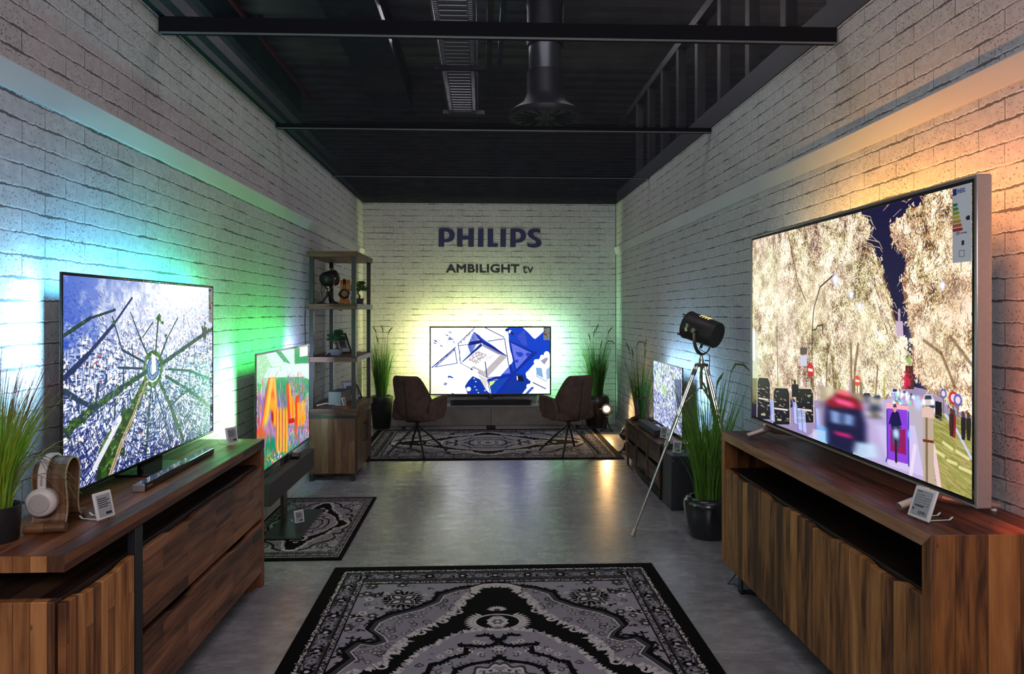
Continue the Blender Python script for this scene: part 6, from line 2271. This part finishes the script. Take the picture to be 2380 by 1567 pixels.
def blades(n, r0, h0, h1, spread, w, seed, droop=.25, zb=0.0, bias=(0, 0), clip=None):
    rng = random.Random(seed)
    mb = MB()
    for _ in range(n):
        a = rng.random() * 2 * math.pi
        q = math.sqrt(rng.random())
        rr = r0 * q
        bx, by = rr * math.cos(a), rr * math.sin(a)
        H = h0 + (h1 - h0) * rng.random() ** 1.0
        lean = spread * (q * .7 + .35 * rng.random()) * H
        a2 = a + rng.gauss(0, .5)
        dx, dy = math.cos(a2) * lean + bias[0] * H, math.sin(a2) * lean + bias[1] * H
        dr = droop * rng.random() ** 2
        ww = w * (.6 + .7 * rng.random())
        wa = rng.random() * math.pi
        sx, sy = math.cos(wa) * ww / 2, math.sin(wa) * ww / 2
        vs = []
        N = 6
        for i in range(N + 1):
            f_ = i / N
            z = zb + H * (f_ - dr * f_ ** 3)
            k = f_ ** 1.7 * (1 + dr * 1.2)
            x, y = bx + dx * k, by + dy * k
            if clip:
                x = min(max(x, clip[0]), clip[1])
                y = min(max(y, clip[2]), clip[3])
            tw = 1 - f_ ** 2 * .92
            vs += [(x - sx * tw, y - sy * tw, z), (x + sx * tw, y + sy * tw, z)]
        mb.add(vs, [(2 * i, 2 * i + 1, 2 * i + 3, 2 * i + 2) for i in range(N)])
    return mb


def grass_pot(label, loc, prof, pot_m, soil_z, r0, h0, h1, spread, n, seed, lm, w=.005, plumes=0, droop=.3, clip=None, stray=0, plume_list=None):
    r = thing('potted_grass', label, 'plant', loc)
    MB().lathe(prof, n=40, cap=False).build('pot', pot_m, r, angle=40)
    MB().lathe([(.001, soil_z), (max(.01, r0 * 1.5), soil_z)], n=30, cap=False).build('soil', mat('potting_soil', (.02, .015, .01), .95, noise=.4, nscale=60), r)
    mb = blades(n, r0, h0, h1, spread, w, seed, droop, soil_z, clip=clip)
    if stray:
        m2 = blades(stray, r0, h1 * .55, h1 * .95, spread * 2.6, w * .7, seed + 1, .75, soil_z, clip=clip)
        mb.add(m2.v, m2.f)
    mb.build('grass_blades', lm, r, smooth=False)
    rng = random.Random(seed + 5)
    pl_ = plume_list or [(rng.uniform(-.10, .10), rng.uniform(-.08, .08), h1 * rng.uniform(.80, .98), rng.uniform(-.5, .5)) for _ in range(plumes)]
    for (dx, dy, hh, bend) in pl_:
        st = MB()
        p0 = Vector((dx * .2, dy * .2, soil_z))
        p1 = Vector((dx * .6, dy * .6, soil_z + hh * .6))
        p2 = Vector((dx, dy, soil_z + hh - .07))
        p3 = p2 + Vector((.030 * bend, 0, .05))
        p4 = p3 + Vector((.055 * bend, .0, .035 if abs(bend) < .8 else -.005))
        p5 = p4 + Vector((.045 * bend, .0, .025 if abs(bend) < .8 else -.045))
        st.tube([p0, p1, p2], .0022, 5)
        st.tube([p2, p3, p4, p5], [.003, .0085, .008, .002], 7)
        st.build('seed_head', mat('seed_head_green', (.10, .13, .025), .8, noise=.4, nscale=120, bump=.6), r)
    return r


G_DARK = leaf_mat('grass_green', [(0, (.035, .110, .020)), (.5, (.070, .200, .036)), (1, (.135, .290, .070))])
G_BIG = leaf_mat('grass_fresh', [(0, (.070, .200, .022)), (.5, (.150, .36, .040)), (1, (.28, .50, .085))])
G_LEFT = leaf_mat('grass_red_tipped', [(0, (.16, .36, .03)), (.5, (.36, .56, .04)), (1, (.58, .66, .07))], by_height=(.33, .52, (.17, .035, .035)))
m_pot_gloss = mat('glazed_black_pot', (.014, .014, .018), .22, coat=.5, noise=.5, nscale=7, rvar=.06)
m_pot_mat = mat('matt_black_pot', (.013, .013, .014), .45, noise=.3, nscale=8)
m_pot_brown = mat('brown_glazed_pot', (.026, .016, .012), .30, coat=.3, noise=.4, nscale=6)
shoulder = lambda r, h: [(.001, 0), (r * .74, 0), (r * .80, h * .05), (r * .94, h * .45), (r, h * .78), (r * .98, h * .90), (r * .86, h * .985), (r * .76, h), (r * .70, h * .97), (r * .66, h * .80)]

grass_pot('full green grass in a glossy black pot under the tripod spotlight', (1.570, 4.935, 0), shoulder(.172, .275), m_pot_gloss, .235, .085, .45, .98, .26, 520, 11, G_BIG, .0065, droop=.4,
          clip=(-.6, .262, -.7, .6), stray=34, plume_list=[(.125, -.10, .98, 1.0), (-.05, .04, .92, .3), (-.02, -.04, .80, -.3), (.06, .02, .85, .4)])
grass_pot('tall grass in a tall black pot at the end wall beside the shelf unit', (-1.335, 9.66, 0), [(.001, 0), (.105, 0), (.115, .02), (.150, .36), (.158, .40), (.150, .425), (.125, .435), (.112, .42), (.105, .35)], m_pot_mat, .38, .07, .45, .92, .20, 420, 12, G_DARK, .007,
          droop=.3, clip=(-.27, .5, -.4, .19), stray=18, plume_list=[(-.06, -.05, .94, -.4), (.02, .0, .96, -.2), (.09, -.04, .93, .5), (-.03, -.06, .82, -.3)])
grass_pot('tall grass in a brown black pot at the end wall behind the lit floor lamp', (1.545, 9.64, 0), [(.001, 0), (.120, 0), (.135, .03), (.165, .30), (.170, .38), (.150, .425), (.120, .435), (.112, .40)], m_pot_brown, .38, .075, .45, .92, .22, 460, 13, G_DARK, .007,
          droop=.3, clip=(-.5, .285, -.4, .23), stray=26, plume_list=[(-.02, -.05, .97, .3), (-.09, .0, .84, -.2), (.14, -.04, .93, .55), (.12, -.02, .80, 1.0), (.05, .0, .75, .2), (-.05, -.02, .90, .2)])
grass_pot('grass with bent seed heads against the side wall behind the drawer unit', (1.675, 7.49, 0), [(.001, 0), (.10, 0), (.11, .02), (.140, .30), (.145, .36), (.12, .38), (.11, .34)], m_pot_mat, .33, .06, .40, .86, .20, 380, 14, G_DARK, .006,
          droop=.3, clip=(-.4, .145, -.2, .4), stray=24, plume_list=[(-.13, .0, .86, -.3), (-.06, -.02, .93, .8), (.02, -.03, .90, .2), (.03, .0, .80, .1), (-.09, .02, .80, -.1)])
grass_pot('ornamental grass with reddish tips in a black pot on the sideboard corner', (-1.528, 2.335, .8295), [(.001, 0), (.060, 0), (.062, .004), (.068, .110), (.066, .112), (.062, .108), (.060, .09)], m_pot_mat, .09, .038, .26, .56, .42, 420, 15, G_LEFT, .0042,
          droop=.35, clip=(-.082, .6, -.16, .5), stray=0)
# long drooping straws that hang over the headphones
mb = MB()
rng_ = random.Random(3)
for i in range(12):
    ex, ez = .09 + .10 * rng_.random(), .05 + .20 * rng_.random()
    top = .22 + .12 * rng_.random()
    ey = -.05 + .20 * rng_.random()
    pts = [Vector((.02, .0, .09)), Vector((.05 + ex * .2, ey * .4, top)), Vector((ex * .75, ey * .8, top + .01)), Vector((ex + .05, ey, ez + .05))]
    P_ = []
    for k in range(13):
        f_ = k / 12
        q = pts[0] * (1 - f_) ** 3 + pts[1] * 3 * f_ * (1 - f_) ** 2 + pts[2] * 3 * f_ ** 2 * (1 - f_) + pts[3] * f_ ** 3
        P_.append(q)
    mb.tube(P_, [.0009] * 13, 4)
lp = [o for o in bpy.data.objects if o.get('label', '').startswith('ornamental grass')][0]
mb.build('drooping_straws', leaf_mat('straw_mix', [(0, (.16, .05, .05)), (.5, (.20, .28, .08)), (1, (.30, .10, .09))]), lp)
# plant that pokes into the corner of the view beside the reclaimed sideboard
grass_pot('dark pinkish grass in a floor pot at the near end of the reclaimed sideboard', (1.60, 1.78, 0), shoulder(.14, .26), m_pot_mat, .22, .06, .22, .50, .35, 130, 16, leaf_mat('grass_pink', [(0, (.16, .02, .05)), (.6, (.10, .03, .03)), (1, (.10, .14, .04))]), .004,
          clip=(-.5, .22, -.6, .38))


def bonsai(label, loc, s=1.0, seed=1):
    r = thing('bonsai', label, 'plant', loc)
    MB().prism([(-.042 * s, 0), (.042 * s, 0), (.060 * s, .062 * s), (-.060 * s, .062 * s)], -.035 * s, .035 * s).build('pot', m_plastic, r, bevel=.002)
    for k in range(4):
        z = .012 * s + k * .014 * s
        e = (.043 + .018 * (z / (.062 * s))) * s
        MB().box(-e, e, -.0365 * s, .0365 * s, z, z + .004 * s).build('pot_rib', m_plastic, r)
    MB().tube([(0, 0, .055 * s), (.008 * s, 0, .09 * s), (-.012 * s, 0, .12 * s), (.01 * s, .0, .15 * s), (.045 * s, 0, .168 * s)], [.012 * s, .010 * s, .008 * s, .006 * s, .003 * s], 8).build('trunk', mat('bark', (.06, .04, .02), .9, noise=.4, nscale=40), r)
    MB().tube([(-.008 * s, 0, .11 * s), (-.045 * s, 0, .135 * s)], .004 * s, 6).build('branch', mat('bark', (.06, .04, .02), .9), r)
    lm = leaf_mat('bonsai_leaf', [(0, (.012, .055, .015)), (.5, (.025, .105, .030)), (1, (.055, .17, .050))])
    rng = random.Random(seed)
    for (cx_, cz, rx, rz_) in ((-.040, .150, .045, .020), (.045, .160, .062, .026), (-.005, .195, .060, .026), (.020, .222, .045, .018), (-.052, .185, .034, .018)):
        mb = MB()
        for _ in range(520):
            v = Vector((rng.gauss(0, 1), rng.gauss(0, 1), rng.gauss(0, 1))).normalized() * rng.random() ** .4
            p = Vector((cx_ + v.x * rx, v.y * rx * .8, cz + v.z * rz_)) * s
            d = (Vector((v.x, v.y, abs(v.z) + .5)) + Vector((rng.gauss(0, .5), rng.gauss(0, .5), rng.gauss(0, .4)))).normalized() * .011 * s
            q = d.cross(Vector((rng.random(), rng.random(), rng.random()))).normalized() * .0030 * s
            mb.add([p - q, p + q, p + d + q * .3, p + d - q * .3], [(0, 1, 2, 3)])
        mb.build('foliage_pad', lm, r, smooth=False)
    return r


bonsai('little bonsai in a ribbed black pot on the middle shelf board', (-1.372, 6.86, 1.1375), 1.0, 1)
bonsai('little bonsai half hidden behind the shelf post near the headphones', (-1.215, 7.18, 1.6235), .95, 2)

# cables and a power strip in the gap by the end wall
tag(MB().tube([(1.352, 9.80, .14), (1.356, 9.72, .09), (1.360, 9.60, .03), (1.38, 9.46, .008)], .004, 6).build('cable', m_plastic), 'thin black lead between the media board and the brown pot', 'cable')
tag(MB().tube([(1.800, 5.62, .62), (1.792, 5.60, .55), (1.785, 5.58, .50), (1.790, 5.56, .46), (1.800, 5.57, .52), (1.806, 5.60, .60)], .006, 8).build('cable', mat('white_cable', (.7, .72, .72), .4)), 'white looped cable hanging by the wall above the subwoofer', 'cable')
